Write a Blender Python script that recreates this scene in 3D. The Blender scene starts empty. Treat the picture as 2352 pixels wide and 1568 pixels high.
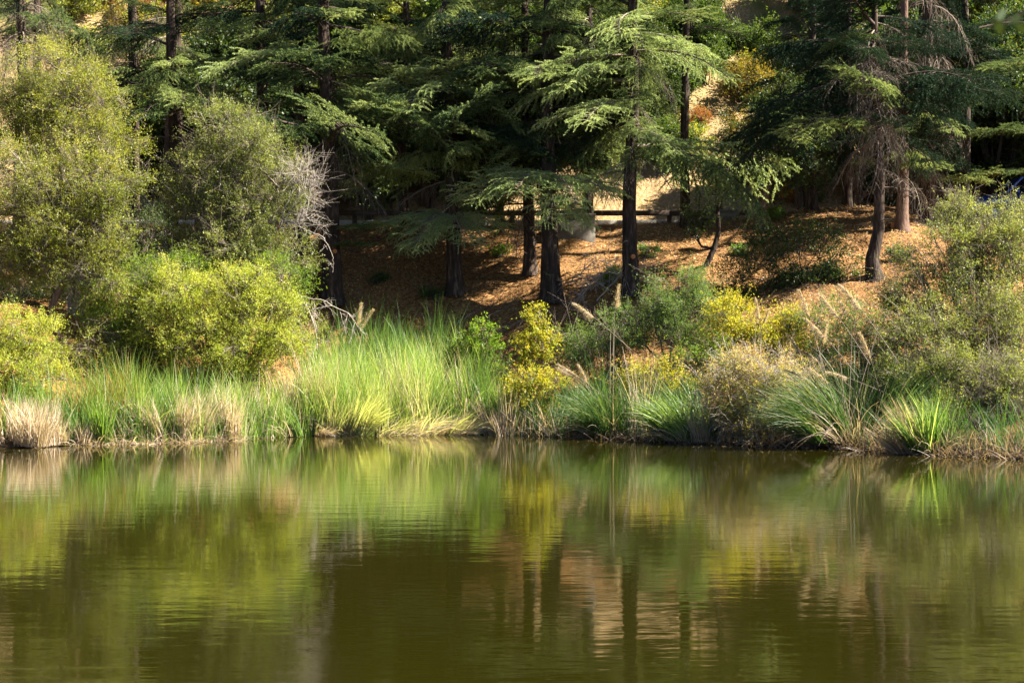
import bpy, math, random
import numpy as np
from mathutils import Vector, noise

S = bpy.context.scene
C = S.collection
random.seed(11)
RNG = np.random.default_rng(11)
R = math.radians

# ------------------------------------------------------------------ camera, sky, sun, exposure
F = 3600.0          # focal length in pixels of a 2352 px wide picture
EYE = 2.7           # metres above the lake
cam = bpy.data.objects.new('camera', bpy.data.cameras.new('camera'))
C.objects.link(cam)
cam.location = (0, 0, EYE)
cam.rotation_euler = (R(90), 0, 0)
cam.data.sensor_width = 36
cam.data.lens = 36 * F / 2352
cam.data.clip_end = 2000
cam.data.clip_start = 0.1
cam.data.dof.use_dof = True
cam.data.dof.focus_distance = 52
cam.data.dof.aperture_fstop = 5.0
S.camera = cam

SUN_EL, SUN_AZ = R(45), R(-6)      # azimuth from +X towards +Y: to the right of the trees, a touch on the lake side
sun_dir = Vector((math.cos(SUN_EL) * math.cos(SUN_AZ), math.cos(SUN_EL) * math.sin(SUN_AZ), math.sin(SUN_EL)))
W = bpy.data.worlds.new('World')
S.world = W
W.use_nodes = True
wn = W.node_tree.nodes
bg = wn['Background']
sky = wn.new('ShaderNodeTexSky')
sky.sky_type = 'NISHITA'
sky.sun_disc = False
sky.altitude = 600
sky.air_density = 0.4
sky.dust_density = 0.3
sky.sun_elevation = SUN_EL
sky.sun_rotation = math.atan2(sun_dir.x, sun_dir.y)
W.node_tree.links.new(sky.outputs[0], bg.inputs[0])
bg.inputs[1].default_value = 0.05
sl = bpy.data.lights.new('sun', 'SUN')
sl.energy = 5.0
sl.angle = R(0.5)
sl.color = (1.0, 0.93, 0.80)
so = bpy.data.objects.new('sun', sl)
C.objects.link(so)
so.location = (40, 20, 50)
so.rotation_euler = (-sun_dir).to_track_quat('-Z', 'Y').to_euler()
S.view_settings.view_transform = 'Standard'
S.view_settings.look = 'None'
S.view_settings.gamma = 1
S.view_settings.use_curve_mapping = False
S.view_settings.exposure = 2.7
S.render.engine = 'CYCLES'
S.cycles.use_denoising = True
S.cycles.sample_clamp_indirect = 4
S.cycles.max_bounces = 8
S.cycles.diffuse_bounces = 2
S.cycles.glossy_bounces = 3
S.cycles.transmission_bounces = 4
S.cycles.caustics_reflective = False
S.cycles.caustics_refractive = False

# ------------------------------------------------------------------ materials
def mat(name):
    m = bpy.data.materials.new(name)
    m.use_nodes = True
    m.node_tree.nodes.clear()
    return m, m.node_tree.nodes, m.node_tree.links

def ramp(nodes, stops):
    r = nodes.new('ShaderNodeValToRGB')
    e = r.color_ramp.elements
    while len(e) < len(stops):
        e.new(0.5)
    for k, (p, c) in enumerate(stops):
        e[k].position = p
        e[k].color = (c[0], c[1], c[2], 1)
    return r

def leaf_mat(name, cols, trans=0.45, gloss=0.02, rough=0.5, tint=1.6, objrand=0.0):
    m, n, l = mat(name)
    at = n.new('ShaderNodeAttribute'); at.attribute_name = 'v'
    k = len(cols)
    r = ramp(n, [(i / max(1, k - 1), c) for i, c in enumerate(cols)])
    fac = at.outputs['Fac']
    if objrand:
        oi = n.new('ShaderNodeObjectInfo')
        ma = n.new('ShaderNodeMath'); ma.operation = 'MULTIPLY_ADD'
        l.new(oi.outputs['Random'], ma.inputs[0]); ma.inputs[1].default_value = objrand
        l.new(fac, ma.inputs[2])
        mb = n.new('ShaderNodeMath'); mb.operation = 'SUBTRACT'
        l.new(ma.outputs[0], mb.inputs[0]); mb.inputs[1].default_value = objrand / 2
        fac = mb.outputs[0]
    l.new(fac, r.inputs[0])
    d = n.new('ShaderNodeBsdfDiffuse'); t = n.new('ShaderNodeBsdfTranslucent')
    g = n.new('ShaderNodeBsdfGlossy'); g.inputs['Roughness'].default_value = rough
    mm = n.new('ShaderNodeMix'); mm.data_type = 'RGBA'; mm.blend_type = 'MULTIPLY'; mm.inputs['Factor'].default_value = 1
    mm.inputs[7].default_value = (tint * 1.05, tint * 1.0, tint * 0.55, 1)
    l.new(r.outputs[0], mm.inputs[6])
    l.new(r.outputs[0], d.inputs[0]); l.new(mm.outputs[2], t.inputs[0])
    x = n.new('ShaderNodeMixShader'); x.inputs[0].default_value = trans
    l.new(d.outputs[0], x.inputs[1]); l.new(t.outputs[0], x.inputs[2])
    y = n.new('ShaderNodeMixShader'); y.inputs[0].default_value = gloss
    l.new(x.outputs[0], y.inputs[1]); l.new(g.outputs[0], y.inputs[2])
    o = n.new('ShaderNodeOutputMaterial'); l.new(y.outputs[0], o.inputs[0])
    return m

def noise_mat(name, stops, scale=5, detail=6, stretch=(1, 1, 1), bump=0.3, bump_scale=None, rough=0.9, dist=0.02, spec=0.2):
    m, n, l = mat(name)
    tc = n.new('ShaderNodeTexCoord'); mp = n.new('ShaderNodeMapping')
    mp.inputs['Scale'].default_value = stretch
    l.new(tc.outputs['Object'], mp.inputs[0])
    no = n.new('ShaderNodeTexNoise'); no.inputs['Scale'].default_value = scale; no.inputs['Detail'].default_value = detail
    no.inputs['Roughness'].default_value = 0.65
    l.new(mp.outputs[0], no.inputs['Vector'])
    r = ramp(n, stops); l.new(no.outputs['Fac'], r.inputs[0])
    p = n.new('ShaderNodeBsdfPrincipled'); p.inputs['Roughness'].default_value = rough
    p.inputs['Specular IOR Level'].default_value = spec
    l.new(r.outputs[0], p.inputs['Base Color'])
    n2 = n.new('ShaderNodeTexNoise'); n2.inputs['Scale'].default_value = bump_scale or scale * 3; n2.inputs['Detail'].default_value = 5
    l.new(mp.outputs[0], n2.inputs['Vector'])
    b = n.new('ShaderNodeBump'); b.inputs['Strength'].default_value = bump; b.inputs['Distance'].default_value = dist
    l.new(n2.outputs['Fac'], b.inputs['Height']); l.new(b.outputs[0], p.inputs['Normal'])
    o = n.new('ShaderNodeOutputMaterial'); l.new(p.outputs[0], o.inputs[0])
    return m

M = {}
M['needle'] = leaf_mat('cedar_needles', [(.005, .016, .007), (.017, .042, .017), (.10, .15, .05), (.32, .37, .13)], .3, .012, tint=1.4, objrand=.4)  # dark end deepened for forest shade, light end raised for sunlit tips
M['needle_sunlit'] = leaf_mat('sun_painted_needles', [(.035, .07, .03), (.11, .17, .065), (.24, .32, .12), (.40, .46, .20)], .4, .03, tint=1.4, objrand=.3)  # lightened copy: sunlight on the featured boughs is put into the colour
M['needle_shaded'] = leaf_mat('shade_painted_needles', [(.003, .012, .008), (.008, .026, .014), (.026, .05, .021)], .2, .012, objrand=.4)  # darkened copy: the deep shade of the wood is put into the colour
M['willow'] = leaf_mat('willow_leaves', [(.035, .06, .008), (.11, .14, .015), (.23, .24, .026), (.34, .29, .04)], .55, .03)
M['willow_grey'] = leaf_mat('grey_willow_leaves', [(.035, .06, .012), (.10, .13, .024), (.19, .21, .05), (.31, .31, .11)], .5, .03)
M['yellow'] = leaf_mat('yellow_leaves', [(.09, .14, .013), (.21, .26, .026), (.34, .36, .05), (.46, .41, .09)], .5, .02)
M['gold'] = leaf_mat('gold_leaves', [(.11, .16, .012), (.22, .24, .018), (.32, .28, .025), (.34, .20, .022)], .55, .02)
M['fresh'] = leaf_mat('fresh_leaves', [(.045, .10, .008), (.10, .17, .014), (.18, .23, .02)], .55, .02)
M['far_green'] = leaf_mat('far_green_leaves', [(.022, .05, .007), (.05, .085, .013), (.10, .125, .02)], .45, .02)
M['far_gold'] = leaf_mat('far_gold_leaves', [(.07, .075, .012), (.15, .12, .018), (.23, .14, .02)], .45, .02)
M['greygreen'] = leaf_mat('greygreen_leaves', [(.045, .09, .02), (.09, .15, .035), (.15, .21, .055)], .5, .02)
M['oak'] = leaf_mat('oak_leaves', [(.010, .028, .005), (.026, .055, .010), (.06, .09, .016), (.14, .12, .02)], .4, .03)
M['orange'] = leaf_mat('orange_leaves', [(.14, .07, .01), (.32, .12, .015), (.36, .19, .02)], .5, .02)
M['rust'] = leaf_mat('rusty_leaves', [(.14, .05, .015), (.24, .09, .025), (.20, .16, .03)], .5, .02)
M['pinkish'] = leaf_mat('pinkish_leaves', [(.14, .17, .025), (.28, .27, .05), (.36, .26, .10), (.38, .24, .17)], .5, .02)
M['reed'] = leaf_mat('reed_blades', [(.02, .06, .009), (.075, .16, .024), (.23, .33, .06), (.60, .57, .29)], .5, .03, tint=1.45)
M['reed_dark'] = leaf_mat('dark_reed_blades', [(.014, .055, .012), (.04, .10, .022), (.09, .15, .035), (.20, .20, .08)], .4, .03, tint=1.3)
M['rusty_reed'] = leaf_mat('rusty_reed_blades', [(.14, .07, .015), (.22, .14, .03), (.14, .19, .03)], .5, .02)
M['dead'] = leaf_mat('dead_reed_blades', [(.16, .11, .075), (.50, .40, .29), (.74, .64, .50)], .45, .02, tint=1.1)
M['plume'] = leaf_mat('plume_hairs', [(.32, .24, .16), (.50, .40, .29), (.62, .53, .41)], .5, .02, tint=1.05)
M['litter'] = leaf_mat('litter_leaves', [(.03, .012, .007), (.11, .05, .018), (.29, .165, .055), (.56, .40, .18)], .2, .02, tint=1.0)
M['drygrass'] = leaf_mat('dry_grass_blades', [(.14, .09, .03), (.28, .19, .08), (.22, .21, .05)], .45, .02)
M['twig'] = noise_mat('twig_wood', [(.3, (.10, .075, .055)), (.7, (.22, .18, .14))], 20, bump=.1)
M['twig_pale'] = noise_mat('pale_twig_wood', [(.3, (.20, .16, .13)), (.7, (.42, .37, .32))], 20, bump=.1)
M['twig_dark'] = noise_mat('dark_twig_wood', [(.3, (.025, .018, .013)), (.7, (.07, .05, .04))], 20, bump=.1)
M['bark'] = noise_mat('cedar_bark', [(.3, (.008, .005, .004)), (.52, (.035, .023, .016)), (.72, (.12, .085, .06))], 9, stretch=(1, 1, .22), bump=.9, bump_scale=14, dist=.04)
M['bark_red'] = noise_mat('reddish_bark', [(.3, (.05, .03, .022)), (.6, (.14, .085, .06)), (.8, (.21, .14, .10))], 10, stretch=(1, 1, .25), bump=.8, dist=.03)
M['cutwood'] = noise_mat('cut_wood', [(.3, (.30, .11, .03)), (.7, (.45, .20, .07))], 12, bump=.1)
M['concrete'] = noise_mat('concrete', [(.25, (.09, .08, .065)), (.55, (.155, .14, .115)), (.8, (.22, .20, .17))], 3, detail=9, bump=.25, dist=.01)
M['railwood'] = noise_mat('rail_timber', [(.3, (.035, .024, .018)), (.7, (.10, .07, .05))], 6, stretch=(.2, 2, 2), bump=.4)
M['asphalt'] = noise_mat('asphalt', [(.3, (.045, .043, .04)), (.7, (.075, .07, .065))], 40, bump=.2)
M['kerb'] = noise_mat('kerb_concrete', [(.3, (.38, .34, .28)), (.7, (.52, .48, .42))], 6, bump=.2)

def ground_mat():
    m, n, l = mat('earth_and_litter')
    tc = n.new('ShaderNodeTexCoord')
    a = n.new('ShaderNodeTexNoise'); a.inputs['Scale'].default_value = 9; a.inputs['Detail'].default_value = 10; a.inputs['Roughness'].default_value = .75
    b = n.new('ShaderNodeTexNoise'); b.inputs['Scale'].default_value = .35; b.inputs['Detail'].default_value = 5
    l.new(tc.outputs['Object'], a.inputs['Vector']); l.new(tc.outputs['Object'], b.inputs['Vector'])
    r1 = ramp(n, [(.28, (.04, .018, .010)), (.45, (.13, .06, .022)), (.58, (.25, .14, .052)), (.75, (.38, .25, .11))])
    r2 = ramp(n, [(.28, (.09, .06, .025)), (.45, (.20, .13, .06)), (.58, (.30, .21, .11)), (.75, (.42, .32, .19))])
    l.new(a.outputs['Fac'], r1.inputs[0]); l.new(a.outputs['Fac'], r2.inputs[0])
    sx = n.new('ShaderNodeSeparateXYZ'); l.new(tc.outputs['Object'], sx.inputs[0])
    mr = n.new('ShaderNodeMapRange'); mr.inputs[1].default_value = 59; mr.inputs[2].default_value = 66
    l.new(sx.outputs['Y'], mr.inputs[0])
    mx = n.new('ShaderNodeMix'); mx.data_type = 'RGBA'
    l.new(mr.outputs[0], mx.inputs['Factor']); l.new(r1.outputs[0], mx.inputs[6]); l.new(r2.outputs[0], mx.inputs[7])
    # patches of thin green cover on the upper hill
    r3 = ramp(n, [(.42, (0, 0, 0)), (.6, (1, 1, 1))]); l.new(b.outputs['Fac'], r3.inputs[0])
    mr2 = n.new('ShaderNodeMapRange'); mr2.inputs[1].default_value = 70; mr2.inputs[2].default_value = 80
    l.new(sx.outputs['Y'], mr2.inputs[0])
    mu = n.new('ShaderNodeMath'); mu.operation = 'MULTIPLY'; l.new(r3.outputs[0], mu.inputs[0]); l.new(mr2.outputs[0], mu.inputs[1])
    mx2 = n.new('ShaderNodeMix'); mx2.data_type = 'RGBA'; mx2.inputs[7].default_value = (.09, .10, .025, 1)
    l.new(mu.outputs[0], mx2.inputs['Factor']); l.new(mx.outputs[2], mx2.inputs[6])
    mr3 = n.new('ShaderNodeMapRange'); mr3.inputs[1].default_value = .25; mr3.inputs[2].default_value = 1.1; l.new(sx.outputs['Z'], mr3.inputs[0])
    mx3 = n.new('ShaderNodeMix'); mx3.data_type = 'RGBA'; mx3.inputs[6].default_value = (.035, .024, .014, 1)
    l.new(mr3.outputs[0], mx3.inputs['Factor']); l.new(mx2.outputs[2], mx3.inputs[7]); mx2 = mx3
    p = n.new('ShaderNodeBsdfPrincipled'); p.inputs['Roughness'].default_value = .95; p.inputs['Specular IOR Level'].default_value = .1
    l.new(mx2.outputs[2], p.inputs['Base Color'])
    bp = n.new('ShaderNodeBump'); bp.inputs['Strength'].default_value = .8; bp.inputs['Distance'].default_value = .06
    l.new(a.outputs['Fac'], bp.inputs['Height']); l.new(bp.outputs[0], p.inputs['Normal'])
    o = n.new('ShaderNodeOutputMaterial'); l.new(p.outputs[0], o.inputs[0])
    return m
M['ground'] = ground_mat()

def water_mat():
    m, n, l = mat('murky_green_water')
    tc = n.new('ShaderNodeTexCoord')
    def nz(sx, sy, sc, det):
        mp = n.new('ShaderNodeMapping'); mp.inputs['Scale'].default_value = (sx, sy, 1)
        l.new(tc.outputs['Object'], mp.inputs[0])
        t = n.new('ShaderNodeTexNoise'); t.inputs['Scale'].default_value = sc; t.inputs['Detail'].default_value = det
        l.new(mp.outputs[0], t.inputs['Vector']); return t.outputs['Fac']
    fine = nz(.4, 1.0, 6.0, 2); mid = nz(.3, 1.0, 2.2, 2); big = nz(.5, 1.0, .12, 2)
    b1 = n.new('ShaderNodeBump'); b1.inputs['Strength'].default_value = 1; b1.inputs['Distance'].default_value = .0024
    b2 = n.new('ShaderNodeBump'); b2.inputs['Strength'].default_value = 1; b2.inputs['Distance'].default_value = .0032
    l.new(fine, b1.inputs['Height']); l.new(mid, b2.inputs['Height']); l.new(b1.outputs[0], b2.inputs['Normal'])
    # breeze patches: the ripples are stronger in some parts of the lake than in others
    r = ramp(n, [(.35, (.5, .5, .5)), (.65, (1, 1, 1))]); l.new(big, r.inputs[0])
    l.new(r.outputs[0], b1.inputs['Strength'])
    p = n.new('ShaderNodeBsdfPrincipled')
    p.inputs['Base Color'].default_value = (.0085, .0080, .0008, 1)
    p.inputs['Roughness'].default_value = .04
    p.inputs['IOR'].default_value = 1.333
    l.new(b2.outputs[0], p.inputs['Normal'])
    o = n.new('ShaderNodeOutputMaterial'); l.new(p.outputs[0], o.inputs[0])
    return m
M['water'] = water_mat()

# ------------------------------------------------------------------ mesh helpers
class Geo:
    """Collects vertices, faces, a material slot per face and the random value 'v' per vertex; build() links ONE mesh object."""
    def __init__(s):
        s.V, s.A, s.F, s.n = [], [], [], 0
    def add(s, v, f, mi=0, a=None):
        v = np.asarray(v, dtype=np.float32).reshape(-1, 3)
        f = np.asarray(f, dtype=np.int64)
        s.V.append(v)
        s.A.append(np.full(len(v), .5, np.float32) if a is None else np.asarray(a, np.float32))
        s.F.append((f + s.n, mi)); s.n += len(v)
    def mesh(s, name, mats, smooth=False):
        me = bpy.data.meshes.new(name)
        V = np.concatenate(s.V)
        L = np.concatenate([f.ravel() for f, _ in s.F])
        T = np.concatenate([np.full(len(f), f.shape[1], np.int32) for f, _ in s.F])
        MI = np.concatenate([np.full(len(f), m, np.int32) for f, m in s.F])
        me.vertices.add(len(V)); me.vertices.foreach_set('co', V.ravel())
        me.loops.add(len(L)); me.loops.foreach_set('vertex_index', L.astype(np.int32))
        me.polygons.add(len(T))
        st = np.zeros(len(T), np.int32); st[1:] = np.cumsum(T)[:-1]
        me.polygons.foreach_set('loop_start', st); me.polygons.foreach_set('loop_total', T)
        me.polygons.foreach_set('material_index', MI)
        if smooth:
            me.polygons.foreach_set('use_smooth', np.ones(len(T), bool))
        for m in mats:
            me.materials.append(m)
        at = me.attributes.new('v', 'FLOAT', 'POINT'); at.data.foreach_set('value', np.concatenate(s.A))
        me.update(calc_edges=True); me.validate()
        return me
    def build(s, name, mats, parent=None, loc=None, smooth=False):
        return link(name, s.mesh(name, mats, smooth), parent, loc)

def link(name, data, parent=None, loc=None):
    o = bpy.data.objects.new(name, data); C.objects.link(o)
    if parent is not None: o.parent = parent
    if loc is not None: o.location = loc
    return o

def tag(o, label=None, cat=None, group=None, kind=None):
    if label: o['label'] = label
    if cat: o['category'] = cat
    if group: o['group'] = group
    if kind: o['kind'] = kind
    return o

def thing(name, loc, label, cat, group=None):
    o = link(name, None, None, loc); o.empty_display_size = .2
    return tag(o, label, cat, group)

def unit(a):
    a = np.asarray(a, float)
    return a / np.maximum(np.linalg.norm(a, axis=-1, keepdims=True), 1e-9)

def rand_unit(n, rng=None):
    return unit((rng or RNG).normal(size=(n, 3)))

def tube(g, P, rad, sides=6, mi=0, lump=0.0, cap=True, rng=None):
    P = np.asarray(P, float); rad = np.asarray(rad, float); n = len(P)
    T = unit(np.gradient(P, axis=0))
    up = np.array([1., 0, 0]) if abs(T[0][0]) < .8 else np.array([0, 1., 0])
    U = unit(np.cross(T, up)); Wv = np.cross(T, U)
    a = np.linspace(0, 2 * np.pi, sides, endpoint=False)
    rr = rad[:, None] * np.ones((1, sides))
    if lump:
        rr = rr * (1 + lump * (rng or RNG).normal(size=(n, sides)) + lump * 1.2 * (rng or RNG).normal(size=(1, sides)))
    V = P[:, None, :] + rr[..., None] * (np.cos(a)[None, :, None] * U[:, None, :] + np.sin(a)[None, :, None] * Wv[:, None, :])
    i = np.arange(n - 1)[:, None] * sides; j = np.arange(sides)[None, :]; k = (j + 1) % sides
    f = np.stack([i + j, i + k, i + sides + k, i + sides + j], -1).reshape(-1, 4)
    g.add(V.reshape(-1, 3), f, mi)
    if cap:
        g.add(V[-1], [list(range(sides))], mi)

def sticks(g, p0, p1, r0, r1, mi=0):
    """Many straight three-sided twigs at once."""
    p0 = np.asarray(p0, float); p1 = np.asarray(p1, float); n = len(p0)
    if n == 0: return
    T = unit(p1 - p0); U = unit(np.cross(T, rand_unit(n))); Wv = np.cross(T, U)
    r0 = np.broadcast_to(np.asarray(r0, float), (n,))[:, None]; r1 = np.broadcast_to(np.asarray(r1, float), (n,))[:, None]
    vs = []
    for p, r in ((p0, r0), (p1, r1)):
        for q in range(3):
            c, s_ = math.cos(q * 2.0944), math.sin(q * 2.0944)
            vs.append(p + r * (c * U + s_ * Wv))
    V = np.stack(vs, 1).reshape(-1, 3)
    b = np.arange(n)[:, None] * 6
    f = np.concatenate([b + np.array([q, (q + 1) % 3, (q + 1) % 3 + 3, q + 3])[None] for q in range(3)])
    g.add(V, f, mi)

def leaves(g, p, d, ln, wd, v, mi=0, nrm=None):
    """Pointed leaves, three corners each, their faces turned at random unless nrm says otherwise."""
    n = len(p)
    if n == 0: return
    d = unit(d); w = np.cross(d, rand_unit(n) if nrm is None else nrm); w = unit(w)
    ln = np.broadcast_to(np.asarray(ln, float), (n,))[:, None]; wd = np.broadcast_to(np.asarray(wd, float), (n,))[:, None]
    k = RNG.uniform(-.15, .35, (n, 1))
    V = np.stack([p + d * ln * k - w * wd * .55, p + d * ln, p + d * ln * (.3 - k) + w * wd * .55], 1).reshape(-1, 3)
    f = np.arange(n)[:, None] * 3 + np.arange(3)[None]
    g.add(V, f, mi, np.repeat(v, 3))

def blades(g, p, d, ln, wd, droop, v, mi=0, segs=4, tipw=.1):
    """Ribbon leaves: root p, first direction d, length ln, bending over by droop."""
    n = len(p)
    if n == 0: return
    d = unit(d); ln = np.broadcast_to(np.asarray(ln, float), (n,)); wd = np.broadcast_to(np.asarray(wd, float), (n,))
    droop = np.broadcast_to(np.asarray(droop, float), (n,))
    hz = d.copy(); hz[:, 2] = 0; hz = unit(hz + 1e-4)
    pts = []; pos = p.astype(float).copy(); cur = d.copy(); step = (ln / segs)[:, None]
    for k in range(segs + 1):
        pts.append(pos.copy())
        cur = unit(cur + (hz * .6 - np.array([0, 0, 1.])) * (droop * (k + 1) / segs)[:, None])
        pos = pos + cur * step
    wdir = unit(np.cross(d, rand_unit(n)))
    vs = []
    for k in range(segs + 1):
        t = k / segs
        wk = (wd * (1 - (1 - tipw) * t ** 1.8))[:, None] * .5
        vs += [pts[k] - wdir * wk, pts[k] + wdir * wk]
    m = 2 * (segs + 1)
    V = np.stack(vs, 1).reshape(-1, 3)
    b = np.arange(n)[:, None] * m
    f = np.concatenate([b + np.array([2 * k, 2 * k + 1, 2 * k + 3, 2 * k + 2])[None] for k in range(segs)])
    g.add(V, f, mi, np.repeat(v, m))

def box(g, c, s, mi=0, rz=0.0, bev=0.0):
    hx, hy, hz = s[0] / 2, s[1] / 2, s[2] / 2
    b = min(bev, hx * .9, hy * .9, hz * .9)
    if b <= 0:
        v = np.array([[x, y, z] for z in (-hz, hz) for y in (-hy, hy) for x in (-hx, hx)])
        f = [[0, 2, 3, 1], [4, 5, 7, 6], [0, 1, 5, 4], [2, 6, 7, 3], [0, 4, 6, 2], [1, 3, 7, 5]]
        rings = None
    else:
        def ring(x, y, z, q):
            return [(-x + q, -y, z), (x - q, -y, z), (x, -y + q, z), (x, y - q, z), (x - q, y, z), (-x + q, y, z), (-x, y - q, z), (-x, -y + q, z)]
        v = np.array(ring(hx - b, hy - b, -hz, b * .3) + ring(hx, hy, -hz + b, b) + ring(hx, hy, hz - b, b) + ring(hx - b, hy - b, hz, b * .3))
        f = []
        for r_ in range(3):
            for k in range(8):
                f.append([r_ * 8 + k, r_ * 8 + (k + 1) % 8, r_ * 8 + 8 + (k + 1) % 8, r_ * 8 + 8 + k])
        rings = (list(range(7, -1, -1)), list(range(24, 32)))
    c_, s_ = math.cos(rz), math.sin(rz)
    w = np.stack([v[:, 0] * c_ - v[:, 1] * s_ + c[0], v[:, 0] * s_ + v[:, 1] * c_ + c[1], v[:, 2] + c[2]], 1)
    base = g.n
    g.add(w, f, mi)
    if rings:
        for r_ in rings:
            g.F.append((np.array([r_]) + base, mi))

# ------------------------------------------------------------------ terrain
SH = [(-400, 1052), (0, 1030), (160, 1023), (470, 1015), (700, 1001), (1100, 997), (1270, 1003), (1450, 1012), (1630, 1021), (1900, 1030), (2050, 1042), (2352, 1056), (2800, 1075)]
_sx, _sy = [], []
for px, py in SH:
    d = EYE * F / (py - 784); _sx.append((px - 1176) / F * d); _sy.append(d)
def shore(x): return np.interp(x, _sx, _sy)

CREST, ROAD0, ROAD1, ROADZ = 59.0, 60.0, 65.5, 7.15
def height(x, y):
    x = np.asarray(x, float); y = np.asarray(y, float)
    ys = shore(x); f0 = ys + 2.6
    crest_z = ROADZ + .65 * np.exp(-((x - 13) / 4.5) ** 2) - .15 * np.exp(-((x + 3) / 6) ** 2)
    z = np.where(y < ys, np.maximum(-.9, (y - ys) * .35), 0)
    z = np.where((y >= ys) & (y < f0), .02 + (y - ys) / 2.6 * .65, z)
    t = np.clip((y - f0) / np.maximum(CREST - f0, 1), 0, 1)
    slope = .67 + (crest_z - .67) * (t * .9 + .1 * (t * t * (3 - 2 * t)))
    z = np.where((y >= f0) & (y < CREST), slope, z)
    k = np.clip((y - CREST) / (ROAD0 - CREST), 0, 1)
    z = np.where((y >= CREST) & (y < ROAD1), crest_z * (1 - k) + ROADZ * k, z)
    u = np.maximum(y - ROAD1, 0)
    bank = ROADZ + .78 * u - .06 * np.clip(u - 8, 0, 60)
    bank = bank + np.clip(u / 6, 0, 1) * (.9 * np.sin(x * .21 + 1.1) + .5 * np.sin(x * .47 + y * .3))
    z = np.where(y >= ROAD1, bank, z)
    z = np.where(y < 6, np.clip((6 - y) * .4 - .9, -.9, 1.15), z)
    return z
def bumps(x, y):
    x = np.asarray(x, float); y = np.asarray(y, float)
    b = .10 * np.sin(x * 1.7 + y * .9) * np.sin(y * 1.3 - x * .4) + .05 * np.sin(x * 3.9 - y * 2.2) + .03 * np.sin(x * 7.1 + y * 6.2)
    ys = shore(x)
    w = np.clip((y - ys - .5) / 2, 0, 1) * np.where((y > CREST - .6) & (y < ROAD1 + .4), 0, 1)
    return b * w
def gz(x, y): return height(x, y) + bumps(x, y)

def at(px, py, d):
    """World point seen at picture position (px, py) of the 2352 px wide photograph, d metres away."""
    return np.array([(px - 1176) / F * d, d, EYE - (py - 784) / F * d])
def ground(px, py, d0=36.0):
    """Where the line of sight through (px, py) meets the terrain."""
    d = np.arange(d0, 130, .02)
    x = (px - 1176) / F * d; z = EYE - (py - 784) / F * d
    h = gz(x, d); k = np.argmax(h >= z)
    return np.array([x[k], d[k], h[k]])
def foot(px, d):
    x = (px - 1176) / F * d
    return np.array([x, d, float(gz(x, d))])

xs = np.concatenate([np.linspace(-160, -30, 30), np.arange(-29.6, 30, .55), np.linspace(30.4, 160, 30)])
ysg = np.concatenate([np.linspace(-60, 30, 40), np.arange(30.4, 70, .4), np.linspace(70.4, 170, 90)])
X, Y = np.meshgrid(xs, ysg)
Z = gz(X, Y)
g = Geo()
ny, nx = X.shape
i = np.arange(ny - 1)[:, None] * nx + np.arange(nx - 1)[None]
g.add(np.stack([X, Y, Z], -1), np.stack([i, i + 1, i + nx + 1, i + nx], -1).reshape(-1, 4))
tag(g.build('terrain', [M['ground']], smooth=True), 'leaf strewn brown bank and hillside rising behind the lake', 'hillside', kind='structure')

g = Geo()
g.add([(-160, -60, 0), (160, -60, 0), (160, 60, 0), (-160, 60, 0)], [[0, 1, 2, 3]])
tag(g.build('lake_water', [M['water']]), 'calm olive green lake mirroring the bank', 'water', kind='structure')

g = Geo()
box(g, (0, (ROAD0 + ROAD1) / 2 + .1, ROADZ - .20), (120, ROAD1 - ROAD0 - .5, .45))
tag(g.build('road', [M['asphalt']]), 'narrow road along the top of the bank', 'road', kind='structure')
g = Geo()
xk = -32.0
while xk < 7.5:
    box(g, (xk + 1.2, ROAD0 - .02, ROADZ + .02), (2.385, .26, .32), bev=.025); xk += 2.4
tag(g.build('kerb', [M['kerb']]), 'pale concrete kerb at the road edge', 'kerb', kind='structure')

# ------------------------------------------------------------------ cedars
# gaps between the boughs through which the sun reaches the places that are sunlit in the photograph
SUNLIT = [at(*q) for q in [(930, 520, 51.6), (1060, 500, 51.4), (1000, 560, 51.2), (1200, 410, 51.5), (1320, 430, 51.5), (1260, 470, 51.0), (1230, 440, 50.8), (1290, 400, 51.0), (900, 200, 51.5), (960, 190, 51.5), (1330, 200, 51.2), (1420, 260, 51.0), (1540, 150, 51.5), (1130, 330, 51.5),
          (530, 120, 52.5), (640, 330, 51), (2130, 290, 51.5), (2180, 290, 51.5)]] + [ground(*q) for q in [(1350, 600), (1400, 560), (1500, 560), (1560, 620), (1620, 540), (1700, 560), (1800, 520), (1880, 500), (1000, 730), (1100, 680), (1180, 640), (2000, 560), (1950, 600), (1850, 590)]]
SUNV = np.array(sun_dir)
def in_sun_gap(pts, rad=.75):
    for p in pts:
        for q in SUNLIT:
            v = p - q; t = v @ SUNV
            if t > 1.6 and np.linalg.norm(v - t * SUNV) < rad + .02 * t: return True
    return False
def polyline(p0, d, ln, sag, n=5, wob=.03, rng=RNG):
    t = np.linspace(0, 1, n)[:, None]
    p = p0 + d * ln * t + np.array([0, 0, -1.]) * sag * ln * t ** 2
    return p + rng.normal(size=(n, 3)) * wob * ln * t * .5

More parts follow.
